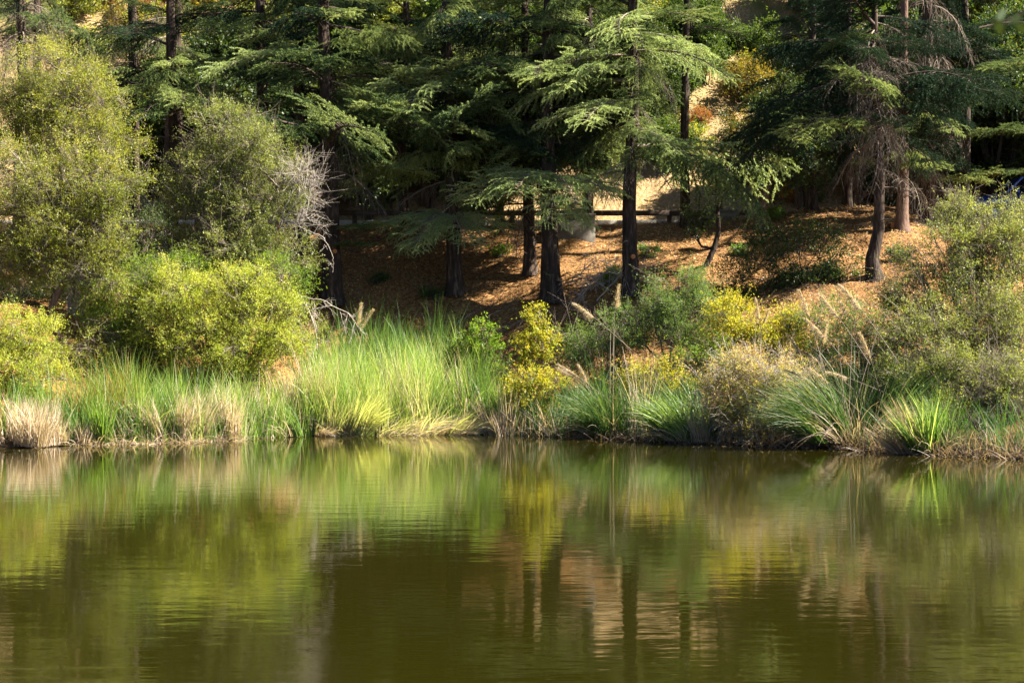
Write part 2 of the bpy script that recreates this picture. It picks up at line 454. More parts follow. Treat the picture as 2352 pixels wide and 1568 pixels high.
def needles_along(g, lines, mi, rng, spacing=.03, ln=.05, wd=.02, k=5, v0=.5):
    for P, r, vv in lines: pass
    pts, dirs, vs = [], [], []
    for P, _, vv in lines:
        seg = np.linalg.norm(np.diff(P, axis=0), axis=1); cum = np.concatenate([[0], np.cumsum(seg)])
        m = max(2, int(cum[-1] / spacing)); s = np.linspace(0, cum[-1], m)
        q = np.stack([np.interp(s, cum, P[:, c]) for c in range(3)], 1)
        pts.append(q); dirs.append(np.broadcast_to(unit(P[-1] - P[0]), q.shape)); vs.append(np.full(m, vv))
    p = np.repeat(np.concatenate(pts), k, 0); dr = np.repeat(np.concatenate(dirs), k, 0); v = np.repeat(np.concatenate(vs), k)
    n = len(p)
    d = unit(rng.normal(size=(n, 3)) + dr * .6 + np.array([0, 0, .55]))
    L = ln * rng.uniform(.7, 1.3, n)[:, None]; w = unit(np.cross(d, rng.normal(size=(n, 3)))) * wd * .5
    V = np.stack([p - w, p + w, p + d * L], 1).reshape(-1, 3)
    f = np.arange(n)[:, None] * 3 + np.arange(3)[None]
    v = np.clip(v + rng.normal(size=n) * .12, 0, 1)
    g.add(V, f, mi, np.repeat(v, 3))

def cedar_bough(seed, L=3.6, nb=30, rise=.12, droop=.30, hang=.5, dens=1.0, bare=False):
    rng = np.random.default_rng(seed); g = Geo()
    t = np.linspace(0, 1, 9)
    ph = rng.uniform(0, 6)
    main = np.stack([L * t, .10 * L * np.sin(t * 3 + ph) * t, L * (rise * t - droop * t ** 2.3)], 1)
    tube(g, main, .045 * (1 - t) ** .8 + .007, 5, 0)
    lines = []
    lines.append((main[3:], 0, .5))
    for i in range(nb):
        tt = .10 + .88 * (i + rng.uniform(0, .8)) / nb
        p0 = np.array([np.interp(tt, t, main[:, c]) for c in range(3)])
        side = 1 if i % 2 else -1
        l = L * (.10 + .27 * math.sin(math.pi * min(1, .18 + tt * .75))) * rng.uniform(.55, 1.25)
        an = R(rng.uniform(38, 75)); lift = rng.uniform(-.15, .2)
        d = unit(np.array([math.cos(an), side * math.sin(an), lift]))
        br = polyline(p0, d, l, hang * rng.uniform(.5, 1.3), 6, .05, rng)
        vv = np.clip(.35 + .35 * rng.random() + .15 * tt, 0, 1)  # tone rises outward, painting sunlit tips into the needles
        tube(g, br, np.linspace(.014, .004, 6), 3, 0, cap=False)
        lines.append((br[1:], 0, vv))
        m = max(2, int(l / (.135 / dens)))
        for q in range(m):
            s = .12 + .85 * (q + rng.uniform(0, .6)) / m
            a0 = np.array([np.interp(s, np.linspace(0, 1, 6), br[:, c]) for c in range(3)])
            sd = 1 if (q % 2) else -1
            perp = np.array([-d[1], d[0], 0]) * sd
            dd = unit(d * .75 + perp * .8 + np.array([0, 0, rng.uniform(-.2 - 1.2 * hang, .28)]))
            ll = rng.uniform(.18, .55) * (1.15 - .4 * s) * (1.4 if bare else 1)
            tw = polyline(a0, dd, ll, hang * rng.uniform(.3, 1.8), 4, .05, rng)
            sticks(g, tw[:-1], tw[1:], .005 if bare else .004, .0035 if bare else .003, 0)
            lines.append((tw, 0, vv + .08))
    if not bare:
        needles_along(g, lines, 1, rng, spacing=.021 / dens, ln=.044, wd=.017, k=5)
    return g

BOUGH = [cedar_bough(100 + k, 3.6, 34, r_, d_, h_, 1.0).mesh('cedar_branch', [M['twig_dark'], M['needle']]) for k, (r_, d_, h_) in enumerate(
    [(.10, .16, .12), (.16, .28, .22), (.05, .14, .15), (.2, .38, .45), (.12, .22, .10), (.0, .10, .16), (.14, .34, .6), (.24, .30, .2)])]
BOUGH_SHADED = [cedar_bough(150 + k, 3.6, 34, r_, d_, h_, 1.0).mesh('shade_painted_branch', [M['twig_dark'], M['needle_shaded']]) for k, (r_, d_, h_) in enumerate(
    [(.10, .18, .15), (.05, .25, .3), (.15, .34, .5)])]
BOUGH_SUNLIT = [cedar_bough(180 + k, 3.6, 34, r_, d_, h_, .9).mesh('sun_painted_branch', [M['twig'], M['needle_sunlit']]) for k, (r_, d_, h_) in enumerate([(.14, .30, .22), (.20, .42, .30), (.08, .22, .40)])]
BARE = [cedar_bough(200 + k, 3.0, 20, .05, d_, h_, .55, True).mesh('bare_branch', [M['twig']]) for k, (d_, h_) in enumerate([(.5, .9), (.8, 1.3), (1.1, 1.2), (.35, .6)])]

def trunk_mesh(path, rad, material, sides=16, flare=1.55, seed=0):
    rng = np.random.default_rng(seed); g = Geo()
    P = np.asarray(path, float)
    n = 36
    s = np.linspace(0, 1, len(P)); u = np.linspace(0, 1, n) ** 1.4
    Q = np.stack([np.interp(u, s, P[:, c]) for c in range(3)], 1)
    h = Q[:, 2] - Q[0, 2]
    rr = rad * (1 - .72 * u) * (1 + (flare - 1) * np.exp(-np.maximum(h, 0) / (rad * 1.6)))
    tube(g, Q, rr, sides, 0, lump=.035, rng=rng)
    return g

def place_bough(tree, base, mesh, z_at, az, scale, tilt=0.0, roll=0.0, name='branch', sy=1.0, sz=1.0):
    o = link(name, mesh, tree, (base[0], base[1], z_at))
    o.rotation_euler = (roll, -tilt, az); o.scale = (scale, scale * sy, scale * sz)
    return o

def cedar(label, px, py, wpx, low_py, H=16.0, L=3.6, step=.18, top_px=None, dark=.15, bare_n=4, thin=.35, weep=False, bark='bark', seed=1, d0=36.0, pt=None, extra=(), cuts=(), path=None):
    rng = np.random.default_rng(seed)
    p = ground(px, py, d0) if pt is None else np.asarray(pt, float)
    d = p[1]; rad = wpx * d / F / 2
    t = thing('cedar_tree', p - np.array([0, 0, .12]), label, 'tree', 'tall cedars along the top of the bank')
    dx = 0 if top_px is None else (top_px - px) / F * d
    zt = EYE + 784 / F * d - p[2]
    wig = rng.normal(size=(6, 2)) * .05; wig[0] = 0
    zz = np.linspace(0, H, 6)
    P = np.stack([dx * zz / max(zt, 1) + wig[:, 0], wig[:, 1], zz], 1)
    if path is not None:
        pp = np.array([at(a, b, d) - p for a, b in path]); pp[0, 2] = 0
        P = np.concatenate([pp, [[pp[-1, 0], 0, H]]]) if pp[-1, 2] < H else pp
    trunk_mesh(P, rad, M[bark], seed=seed).build('trunk', [M[bark]], t, smooth=False)
    def axis(z): return np.array([np.interp(z, P[:, 2], P[:, 0]), np.interp(z, P[:, 2], P[:, 1])])
    zlow = EYE - (low_py - 784) / F * d - p[2]
    z = zlow; az = rng.uniform(0, 6.28)
    while z < H - 1.2:
        f = (z - zlow) / (H - zlow)
        if z > 12.3 - p[2] + 1.0 and rng.random() < thin:
            z += step; continue
        sc = 1.08 * L / 3.6 * (1.0 - .62 * f) * (rng.uniform(.45, .8) if rng.random() < .3 else rng.uniform(.8, 1.15))
        pool = BOUGH_SHADED if rng.random() < dark else (BOUGH[3:4] + BOUGH[6:7] + BOUGH[7:] + (BOUGH_SUNLIT[2:] if dark < .3 else []) if weep and rng.random() < .65 else BOUGH)
        a = az + rng.uniform(-.6, .6)
        ax_ = np.array([*axis(z), z]) + p
        for tries in range(7):                      # turn, then shorten, the bough until it leaves the gap free
            dr_ = np.array([math.cos(a), math.sin(a), -.08])
            if not in_sun_gap([ax_ + dr_ * 3.6 * sc * q for q in (.3, .5, .7, .9)], .62): break
            a += 0.95
            if tries >= 3: sc *= .8
        place_bough(t, axis(z), pool[rng.integers(len(pool))], z, a, sc, R(rng.uniform(-22, 12) + 16 * f), R(rng.uniform(-32, 32)), sy=rng.uniform(.7, 1.2), sz=rng.uniform(.7, 1.25))
        az += 2.39996
        z += step * rng.uniform(.25, 1.75) * (1 if z < zt + 1 else 1.7)
    for k in range(bare_n):
        z = zlow + rng.uniform(-.9, 3.5)
        if z > .8:
            place_bough(t, axis(z), BARE[rng.integers(len(BARE))], z, rng.uniform(0, 6.28), rng.uniform(.35, .75), R(rng.uniform(-20, 5)), 0, 'dead_branch')
    for (py_b, azd, sc, tilt, kind) in extra:      # boughs seen one by one in the photograph
        z = EYE - (py_b - 784) / F * d - p[2]
        place_bough(t, axis(z), (BOUGH_SUNLIT[kind - 20] if kind >= 20 else BARE[kind - 10] if kind >= 10 else BOUGH[kind]), z, R(azd), sc, R(tilt), 0 if kind < 10 else rng.uniform(-.4, .4), 'dead_branch' if 10 <= kind < 20 else 'branch')
    for k in range(5):
        z = rng.uniform(.25, 1.0) * max(zlow, 2.5); a = rng.uniform(0, 6.28); l = rng.uniform(.15, .55)
        c = np.array([*axis(z), z]); dv = np.array([math.cos(a), math.sin(a), rng.uniform(-.3, .4)])
        gs = Geo(); tube(gs, [c + dv * rad * .4, c + dv * (rad + l * .5), c + dv * (rad + l) + np.array([0, 0, -.06])], [.026, .018, .007], 5, 0)
        gs.build('branch_stub', [M['twig']], t)
    for (py_c, azd) in cuts:                        # pale round scars where a limb was sawn off
        z = EYE - (py_c - 784) / F * d - p[2]
        a = R(azd); r = rad * (1 - .72 * (z / H) ** .7)
        dv = np.array([math.cos(a), math.sin(a), 0]); c = np.array([*axis(z), z])
        gs = Geo(); tube(gs, [c + dv * r * .7, c + dv * (r + .07)], [.085, .075], 9, 0)
        gs.build('limb_scar', [M['cutwood']], t)
    return t, p

cedar('thick dark cedar trunk right of the grey green willow', 762, 694, 46, 330, 16, 4.0, top_px=748, seed=3, dark=.35,
      extra=[(110, 200, 1.1, -6, 20), (290, 215, .9, -10, 20), (375, 185, .85, 4, 5), (372, 8, .95, 0, 5), (520, 345, .62, 8, 2), (560, 330, .45, 5, 0), (500, 220, .3, 0, 2)], cuts=[(570, -60)])
cedar('dark cedar trunk half hidden behind the right edge of the grey green willow', 692, 588, 34, 330, 16, 3.2, seed=4, dark=.5)
cedar('cedar with one low sunlit spreading bough across its trunk', 1045, 674, 36, 380, 16, 3.8, top_px=1025, seed=5, dark=.25,
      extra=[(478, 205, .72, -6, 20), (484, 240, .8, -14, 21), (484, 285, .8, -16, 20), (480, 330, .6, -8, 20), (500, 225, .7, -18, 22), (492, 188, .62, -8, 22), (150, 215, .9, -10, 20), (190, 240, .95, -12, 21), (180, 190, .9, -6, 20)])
cedar('slim grey cedar trunk standing just behind the guard rail', 930, 500, 24, 300, 16, 3.4, seed=6, dark=.5, pt=foot(930, 59.2))
cedar('narrow cedar trunk close left of the thickest sunlit one', 1218, 626, 28, 460, 16, 3.2, seed=7, dark=.2, top_px=1205)
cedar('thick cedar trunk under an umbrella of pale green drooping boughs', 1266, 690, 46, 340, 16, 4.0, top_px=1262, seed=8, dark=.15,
      extra=[(395, 250, .85, -8, 20), (392, 215, .9, -6, 21), (396, 285, .85, -10, 21), (402, 182, .9, -4, 20), (398, 320, .8, -8, 22), (398, 350, .72, -8, 22), (425, 272, .75, -22, 22), (440, 305, .7, -20, 20), (620, 260, .12, 0, 20)])
cedar('straight cedar trunk with an orange limb scar, in front of the pale bank', 1450, 676, 38, 330, 16, 4.2, weep=True, top_px=1452, seed=9, dark=.08, bare_n=7,
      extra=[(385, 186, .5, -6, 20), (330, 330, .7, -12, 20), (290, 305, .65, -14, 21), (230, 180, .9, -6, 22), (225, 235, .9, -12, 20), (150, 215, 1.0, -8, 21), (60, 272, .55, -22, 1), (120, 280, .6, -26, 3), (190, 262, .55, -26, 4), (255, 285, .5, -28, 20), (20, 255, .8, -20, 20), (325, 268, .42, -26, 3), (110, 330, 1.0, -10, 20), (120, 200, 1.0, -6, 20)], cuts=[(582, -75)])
cedar('dark cedar rising on the mound behind the pampas grass', 1866, 482, 25, 340, 15, 2.6, thin=.6, seed=10, dark=.9, bark='bark')
cedar('crooked black trunk with grey dead twigs hanging beside it', 2010, 642, 34, 290, 16, 4.0, thin=.4, weep=True, seed=12, dark=.9, bare_n=10, path=[(2010, 645), (2003, 590), (2018, 520), (2022, 400), (2012, 200), (2008, 0)],
      extra=[(300, 200, .5, -30, 12), (120, 215, .6, -20, 12), (210, 330, .55, -25, 11), (60, 250, .6, -25, 10), (380, 300, .5, -15, 13), (250, 170, .5, -10, 13), (150, 262, .75, -32, 12), (230, 285, .7, -36, 11), (90, 240, .8, -30, 12), (310, 255, .6, -38, 11)])
cedar('lit straight cedar trunk between the crooked and the twig hung trunks', 2072, 527, 28, 340, 15, 2.4, thin=.85, seed=13, dark=.8, bare_n=5, bark='bark_red',
      extra=[(355, 250, .7, 0, 1), (360, 215, .6, 0, 2), (380, 290, .6, 0, 4)])
cedar('cedar at the right with long pale dead twigs hanging down its trunk', 2132, 515, 36, 130, 16, 3.8, thin=.5, weep=True, seed=14, dark=.8, bare_n=9,
      extra=[(120, 262, .8, -34, 12), (200, 245, .8, -36, 11), (280, 285, .7, -38, 12), (340, 255, .6, -42, 11), (262, 235, .66, -8, 20), (268, 205, .75, -4, 22), (262, 280, .6, -10, 21), (180, 320, 0.74, -35, 12), (90, 280, 0.74, -25, 12), (230, 340, 0.62, -20, 11), (300, 250, 0.56, -25, 11), (160, 230, 0.62, -25, 12), (360, 240, .5, -20, 12), (400, 350, .6, 0, 5), (200, 20, 0.68, -25, 11)])
cedar('cedar at the right picture edge with flat green boughs over the blue car', 2400, 470, 40, 120, 16, 4.2, thin=.85, seed=15, dark=.2, pt=foot(2420, 57.5),
      extra=[(380, 190, .9, 0, 5), (300, 200, 1.0, 0, 0), (220, 185, 1.0, 0, 4), (150, 215, 1.0, 0, 2)])
cedar('left background cedar trunk with green hanging boughs before the red shrubs', 300, 250, 32, 110, 16, 2.8, seed=16, dark=.1, pt=foot(302, 62.0), extra=[(95, 180, .7, -5, 6), (100, 330, .8, -5, 3), (150, 250, .8, -10, 6), (180, 215, .9, 0, 2), (170, 330, .8, 0, 3)], step=.85)
cedar('thin dark cedar trunk at the left, by the grey leafless bush', 410, 250, 28, 100, 16, 2.6, seed=17, dark=.4, pt=foot(412, 61.5), step=.85, extra=[(190, 200, .9, 0, 3), (200, 320, .9, 0, 3), (210, 260, .8, -5, 6)])
cedar('grey cedar trunk at the far left wrapped in dry hanging twigs', 45, 600, 32, 40, 16, 3.2, seed=18, dark=.3, bare_n=16, pt=foot(45, 54.0), step=.35, extra=[(60, 300, 0.62, -30, 12), (80, 240, 0.62, -30, 11), (110, 200, 0.56, -30, 12), (140, 310, 0.56, -35, 12), (180, 270, 0.56, -35, 11)])
cedar('second grey cedar trunk at the far left, right of the twig wrapped one', 84, 600, 26, 20, 16, 2.8, seed=19, dark=.4, bare_n=12, pt=foot(84, 55.5), step=.4, extra=[(50, 330, 0.62, -25, 11), (90, 280, 0.62, -25, 12), (140, 250, 0.56, -30, 12)])
cedar('shadowed cedar behind the grey green willow, its boughs reaching left', 590, 480, 34, 60, 16, 4.3, seed=20, dark=.5, pt=foot(600, 57.0), step=.2)
cedar('shadowed cedar between the left willows, with arching green boughs', 400, 560, 34, 250, 15, 3.2, seed=21, dark=.3, pt=foot(395, 55.0), step=.22, bare_n=2, extra=[(200, 250, .7, 0, 3), (215, 300, .7, 0, 6)])
cedar('slender cedar trunk in deep shade behind the low sunlit bough', 1146, 490, 20, 250, 16, 3.4, seed=22, dark=.6, pt=foot(1148, 59.3), step=.22)
cedar('background cedar in the gap left of the straight orange scarred trunk', 1345, 470, 26, 210, 16, 3.6, seed=23, dark=.3, pt=foot(1350, 58.6), step=.22)
cedar('background cedar with boughs reaching over the dry hillside', 1590, 440, 24, 60, 14, 2.6, seed=24, dark=.3, pt=foot(1575, 58.4), step=.26, thin=.8, bare_n=3)

cedar('dark cedar in deep shade between the crooked trunk and the mound cedar', 1945, 480, 26, 200, 15, 3.0, thin=.7, seed=25, dark=1.0, pt=foot(1945, 60.5), step=.22, bare_n=5)
cedar('dark cedar in deep shade behind the twig hung trunk, left of the blue car', 2215, 480, 28, 120, 15, 3.2, thin=.7, seed=26, dark=1.0, pt=foot(2215, 60.3), step=.22, bare_n=5)
# ------------------------------------------------------------------ broad-leaved trees and shrubs
def plant(name, label, cat, base, lobes, leafmat, wood='twig', dens=520, leaf=(.07, .024), twig=.34, per=14, bare=0.0, stem_r=.05, nstem=4, group=None, d=None,
          shell=.55, up=.35, seed=1, depth=.85, stem_path=None, data_only=False, bare_len=1.8, trunk_mat=None):
    """lobes: (px, py, half-width px, half-height px[, distance]) in the picture, at distance d, or metres about the base when d is None."""
    rng = np.random.default_rng(seed)
    base = np.asarray(base, float)
    LB = []
    for lb in lobes:
        if d is not None:
            dd = lb[4] if len(lb) > 4 else d
            c = at(lb[0], lb[1], dd) - base; rx, rz = lb[2] * dd / F, lb[3] * dd / F
            LB.append((c, np.array([rx, (rx + rz) / 2 * depth, rz])))
        else:
            LB.append((np.array(lb[:3]), np.array(lb[3:6])))
    if not data_only:
        for c, r in list(LB):
            for q in range(3):
                u_ = rand_unit(1, rng)[0]; u_[2] = u_[2] * .8 + .1
                LB.append((c + u_ * r * rng.uniform(.85, 1.15), r * rng.uniform(.26, .46)))
    n_main = len(lobes)
    gw, gl = Geo(), Geo()
    nodes_all = []
    for li, (c, r) in enumerate(LB):
        b0 = np.array([rng.normal() * .12, rng.normal() * .12, -.05])
        main = li < n_main
        if not main: b0 = LB[(li - n_main) // 3][0]
        mid = b0 * .5 + c * .5 + np.array([rng.normal() * .12, rng.normal() * .12, -.1 * r[2]]) * np.linalg.norm(c - b0) * .35
        if stem_path is not None and main:
            sp = np.array(stem_path); k = np.argmin(np.linalg.norm(sp - c, axis=1)); b0 = sp[k]; mid = (b0 + c) / 2 + rng.normal(size=3) * .12
        tt = np.linspace(0, 1, 7)[:, None]
        P = (1 - tt) ** 2 * b0 + 2 * tt * (1 - tt) * mid + tt ** 2 * (c - np.array([0, 0, r[2] * .2]))
        P += rng.normal(size=P.shape) * .03 * (tt > 0)
        k_ = 1 if main else .4
        tube(gw, P, np.linspace(stem_r * k_, stem_r * .35 * k_, 7), 6 if main else 4, 0, lump=.05, rng=rng)
        nodes = [c]
        for q in range(8 if main else 3):
            e = c + rand_unit(1, rng)[0] * r * rng.uniform(.4, .75)
            st = P[rng.integers(3, 7)]
            m2 = (st + e) / 2 + rng.normal(size=3) * .10 * np.mean(r)
            B = (1 - tt) ** 2 * st + 2 * tt * (1 - tt) * m2 + tt ** 2 * e
            tube(gw, B, np.linspace(stem_r * .36, .008, 7), 4, 0, cap=False)
            nodes += [B[4], e]
        nodes_all.append(np.array(nodes))
    for (c, r), nodes in zip(LB, nodes_all):
        area = 4 * np.pi * ((r[0] * r[1]) ** 1.6 / 3 + (r[0] * r[2]) ** 1.6 / 3 + (r[1] * r[2]) ** 1.6 / 3) ** (1 / 1.6)
        n = max(8, int(area * dens * (1.45 if data_only else 1.5) / per))
        K = max(7, int(area * 1.5))
        cu = rand_unit(K, rng); cf = rng.uniform(.4, 1.12, K) ** .7
        cc = c + cu * r * cf[:, None]; cr = np.mean(r) * rng.uniform(.2, .42, K)
        which = rng.choice(K, n, p=cr ** 1.6 / np.sum(cr ** 1.6))
        w_ = rand_unit(n, rng)
        tip = cc[which] + w_ * (cr[which] * (.35 + .65 * rng.random(n) ** .5))[:, None] * np.array([1.1, 1.0, .85])
        u = unit(w_ * .6 + cu[which] * .8)
        stray = rng.random(n) < .16
        tip = np.where(stray[:, None], c + w_ * r * rng.uniform(.75, 1.28, n)[:, None], tip)
        gzv = gz(tip[:, 0] + base[0], tip[:, 1] + base[1]) - base[2] if not data_only else np.full(n, -.05)
        tip[:, 2] = np.maximum(tip[:, 2], gzv + .08)
        k = np.argmin(np.linalg.norm(tip[:, None] - nodes[None], axis=2), axis=1)
        h_ = rng.random(n) < .38
        sticks(gw, nodes[k][h_], tip[h_], .006, .003, 0)
        td = unit(u + np.array([0, 0, up]) + rng.normal(size=(n, 3)) * .5)
        isbare = rng.random(n) < bare
        tl = twig * rng.uniform(.6, 1.35, n) * np.where(rng.random(n) < .10, 2.1, 1) * np.where(isbare, bare_len, 1)
        end = tip + td * tl[:, None]
        h_ = isbare | (rng.random(n) < .28)
        sticks(gw, tip[h_], end[h_], .0035, .002, 0)
        if isbare.any():
            b_ = np.where(isbare)[0]
            for _ in range(3):
                s0 = tip[b_] + td[b_] * (tl[b_] * rng.uniform(.2, .9, len(b_)))[:, None]
                sticks(gw, s0, s0 + unit(td[b_] + rng.normal(size=(len(b_), 3)) * .7) * (tl[b_] * .5)[:, None], .003, .002, 0)
        lv = np.where(~isbare)[0]
        if len(lv) == 0: continue
        idx = np.repeat(lv, per); m = len(idx)
        s = rng.random(m)
        p = tip[idx] + td[idx] * (tl[idx] * s)[:, None] + rng.normal(size=(m, 3)) * .03
        ld = unit(td[idx] * .7 + rng.normal(size=(m, 3)) * .75)
        clump = .6 * rng.random(K)[which] + .4 * rng.random(n)
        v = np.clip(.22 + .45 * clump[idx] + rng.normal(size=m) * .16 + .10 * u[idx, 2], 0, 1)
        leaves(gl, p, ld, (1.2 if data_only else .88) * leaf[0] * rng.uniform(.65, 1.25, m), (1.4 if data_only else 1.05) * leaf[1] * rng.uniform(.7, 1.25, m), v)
    if data_only:
        return gw.mesh('stems', [M[wood]]), gl.mesh('foliage', [M[leafmat]])
    t = thing(name, base, label, cat, group)
    gw.build('stems', [M[wood]], t)
    if gl.n:
        tag(gl.build('foliage', [M[leafmat]], t), kind='stuff')
    if stem_path is not None:
        gt = Geo(); sp = np.array(stem_path); tube(gt, sp, np.linspace(stem_r * 1.9, stem_r * .8, len(sp)), 9, 0, lump=.06, rng=rng)
        gt.build('trunk', [M[trunk_mat or wood]], t)
    return t

def rel(base, d, pts):
    """Stem points given in the picture, as offsets from the plant's base."""
    return [at(a, b, d) - np.asarray(base) for a, b in pts]

# left side
b = foot(170, 49)
plant('willow_tree', 'tall olive willow at the upper left below the bare grey trunks', 'tree', b,
      [(140, 170, 100, 70), (200, 250, 110, 70), (110, 240, 100, 70), (250, 330, 80, 60), (160, 320, 110, 60), (40, 260, 60, 70), (70, 330, 90, 60)], 'willow', d=49, dens=480, seed=31, stem_r=.09, bare=.05)
b = foot(130, 45.5)
plant('willow_tree', 'broad yellow green willow filling the left edge above the reeds', 'tree', b,
      [(60, 400, 90, 70), (150, 420, 100, 80), (240, 430, 70, 70), (60, 500, 110, 80), (170, 520, 110, 80), (250, 540, 60, 60), (120, 600, 110, 60), (220, 620, 80, 60), (30, 590, 70, 60)], 'willow', d=45.5, dens=480, seed=32, stem_r=.09, bare=.07,
      stem_path=rel(b, 45.5, [(192, 905), (188, 860), (178, 815), (150, 790), (110, 740), (125, 690), (150, 640), (150, 560)]), trunk_mat='bark_red')
b = foot(560, 48)
plant('willow_tree', 'grey green willow with a tangle of dead twigs on its right side', 'tree', b,
      [(500, 300, 70, 60), (570, 340, 80, 60), (450, 400, 70, 70), (540, 420, 100, 70), (640, 430, 70, 60), (480, 500, 90, 60), (590, 510, 90, 60), (660, 590, 70, 50), (560, 590, 110, 60), (460, 590, 60, 60)], 'willow_grey', d=48, dens=470, seed=33, stem_r=.08, bare=.10, wood='twig')
plant('dead_bush', 'leafless pale twigs at the right edge of the grey green willow', 'bush', at(640, 520, 47.6),
      [(700, 430, 30, 40), (705, 500, 30, 30), (685, 400, 30, 30)], 'willow_grey', d=47.4, dens=260, seed=34, stem_r=.02, bare=1.0, wood='twig_pale', bare_len=1.3)
b = foot(520, 45.6)
plant('willow_bush', 'bright yellow bush between the reeds and the grey green willow', 'bush', b,
      [(400, 680, 70, 60), (470, 700, 80, 70), (560, 690, 70, 70), (630, 740, 60, 70), (450, 780, 90, 70), (550, 790, 100, 80), (520, 860, 90, 50), (620, 820, 60, 50), (370, 760, 60, 60), (330, 700, 50, 40), (590, 660, 40, 34), (660, 780, 40, 40), (440, 660, 36, 26), (660, 710, 36, 26), (420, 850, 60, 40), (385, 632, 18, 26), (595, 632, 16, 28), (500, 648, 16, 22), (655, 668, 16, 26)], 'yellow', d=45.6, dens=520, seed=35, stem_r=.05, leaf=(.062, .022))
b = foot(290, 46.2)
plant('willow_bush', 'dull green bush under the left willow, left of the bright yellow one', 'bush', b,
      [(290, 680, 80, 60), (340, 640, 70, 40), (260, 750, 80, 60), (330, 760, 80, 60), (250, 820, 70, 50), (330, 830, 70, 50), (640, 650, 70, 50), (420, 640, 60, 40)], 'fresh', d=46.4, dens=460, seed=36, stem_r=.05)
b = foot(50, 43.5)
plant('willow_bush', 'small olive yellow shrub at the left edge above the pale dead reeds', 'bush', b,
      [(30, 760, 70, 50), (80, 790, 60, 50), (40, 850, 90, 50), (100, 870, 60, 40), (20, 900, 60, 40)], 'yellow', d=43.2, dens=520, seed=37, stem_r=.035)
b = foot(40, 50)
plant('shrub', 'shaded dark green shrub beneath the left willow', 'bush', b,
      [(20, 640, 80, 60), (90, 660, 80, 60), (160, 690, 80, 50), (30, 720, 80, 60), (340, 560, 60, 80), (380, 640, 70, 60)], 'oak', d=50, dens=330, seed=38, stem_r=.05)
# centre
b = foot(1235, 47.2)
plant('sapling', 'upright yellow green sapling before the bare brown slope', 'plant', b,
      [(1243, 730, 24, 30), (1240, 775, 34, 26), (1195, 795, 20, 26), (1255, 800, 24, 22), (1225, 830, 30, 22)], 'gold', d=46.6, dens=330, leaf=(.10, .035), per=10, twig=.22, seed=41, stem_r=.02)
b = foot(1215, 45.6)
plant('shrub', 'low yellow shrub at the water edge above broken grey reeds', 'bush', b,
      [(1215, 870, 40, 22), (1205, 915, 42, 30), (1240, 935, 32, 24), (1275, 870, 26, 16), (1225, 880, 40, 26)], 'gold', d=45.4, dens=360, leaf=(.09, .03), per=10, twig=.2, seed=42, stem_r=.02, wood='twig')
b = foot(1090, 47.5)
plant('sapling', 'bright green sapling with long leaves behind the cattails', 'plant', b,
      [(1112, 765, 24, 26), (1075, 800, 34, 22), (1120, 800, 24, 26), (1055, 830, 30, 24), (1090, 850, 40, 24)], 'fresh', d=47.4, dens=330, leaf=(.12, .035), per=9, twig=.22, seed=43, stem_r=.02)
b = foot(1540, 47.0)
plant('shrub', 'rounded grey green bush left of the yellow ones, on the slope foot', 'bush', b,
      [(1550, 660, 62, 44), (1500, 710, 60, 50), (1590, 720, 60, 60), (1460, 750, 44, 50), (1540, 780, 70, 60), (1620, 790, 40, 50)], 'greygreen', d=46.6, dens=620, leaf=(.05, .022), seed=44, stem_r=.04)
b = foot(1700, 45.6)
plant('shrub', 'golden leaved bush right of the rounded grey green one', 'bush', b,
      [(1680, 730, 50, 40), (1740, 745, 50, 40), (1690, 790, 60, 40), (1770, 780, 60, 40), (1830, 750, 50, 40), (1800, 810, 60, 30)], 'gold', d=45.4, dens=430, leaf=(.075, .03), seed=45, stem_r=.04, per=12)
b = foot(1515, 44.6)
plant('shrub', 'flat topped yellow shrub over the arching green sedge', 'bush', b,
      [(1480, 860, 40, 24), (1535, 862, 46, 24), (1430, 880, 22, 14), (1500, 900, 50, 24)], 'gold', d=44.2, dens=420, leaf=(.07, .03), seed=46, stem_r=.03, bare=.18)
b = foot(1760, 41.4)
plant('shrub', 'wide pinkish yellow shrub with grey bare twigs down to the water', 'bush', b,
      [(1720, 870, 70, 50), (1800, 880, 70, 50), (1760, 845, 70, 36), (1680, 860, 50, 36), (1670, 920, 50, 50), (1740, 930, 80, 50), (1830, 930, 60, 50), (1700, 985, 60, 30), (1780, 985, 80, 34), (1850, 990, 40, 28)], 'pinkish', d=41.0, dens=700, leaf=(.06, .026), seed=47, stem_r=.03, bare=.42, wood='twig_pale', bare_len=1.15)
b = foot(1905, 41.2)
plant('shrub', 'little orange leaved shrub hanging over the water beside the pampas grass', 'bush', b,
      [(1900, 990, 24, 18), (1925, 1005, 20, 14), (1895, 965, 24, 16)], 'orange', d=40.9, dens=420, leaf=(.05, .025), seed=48, stem_r=.015, per=9, twig=.15)
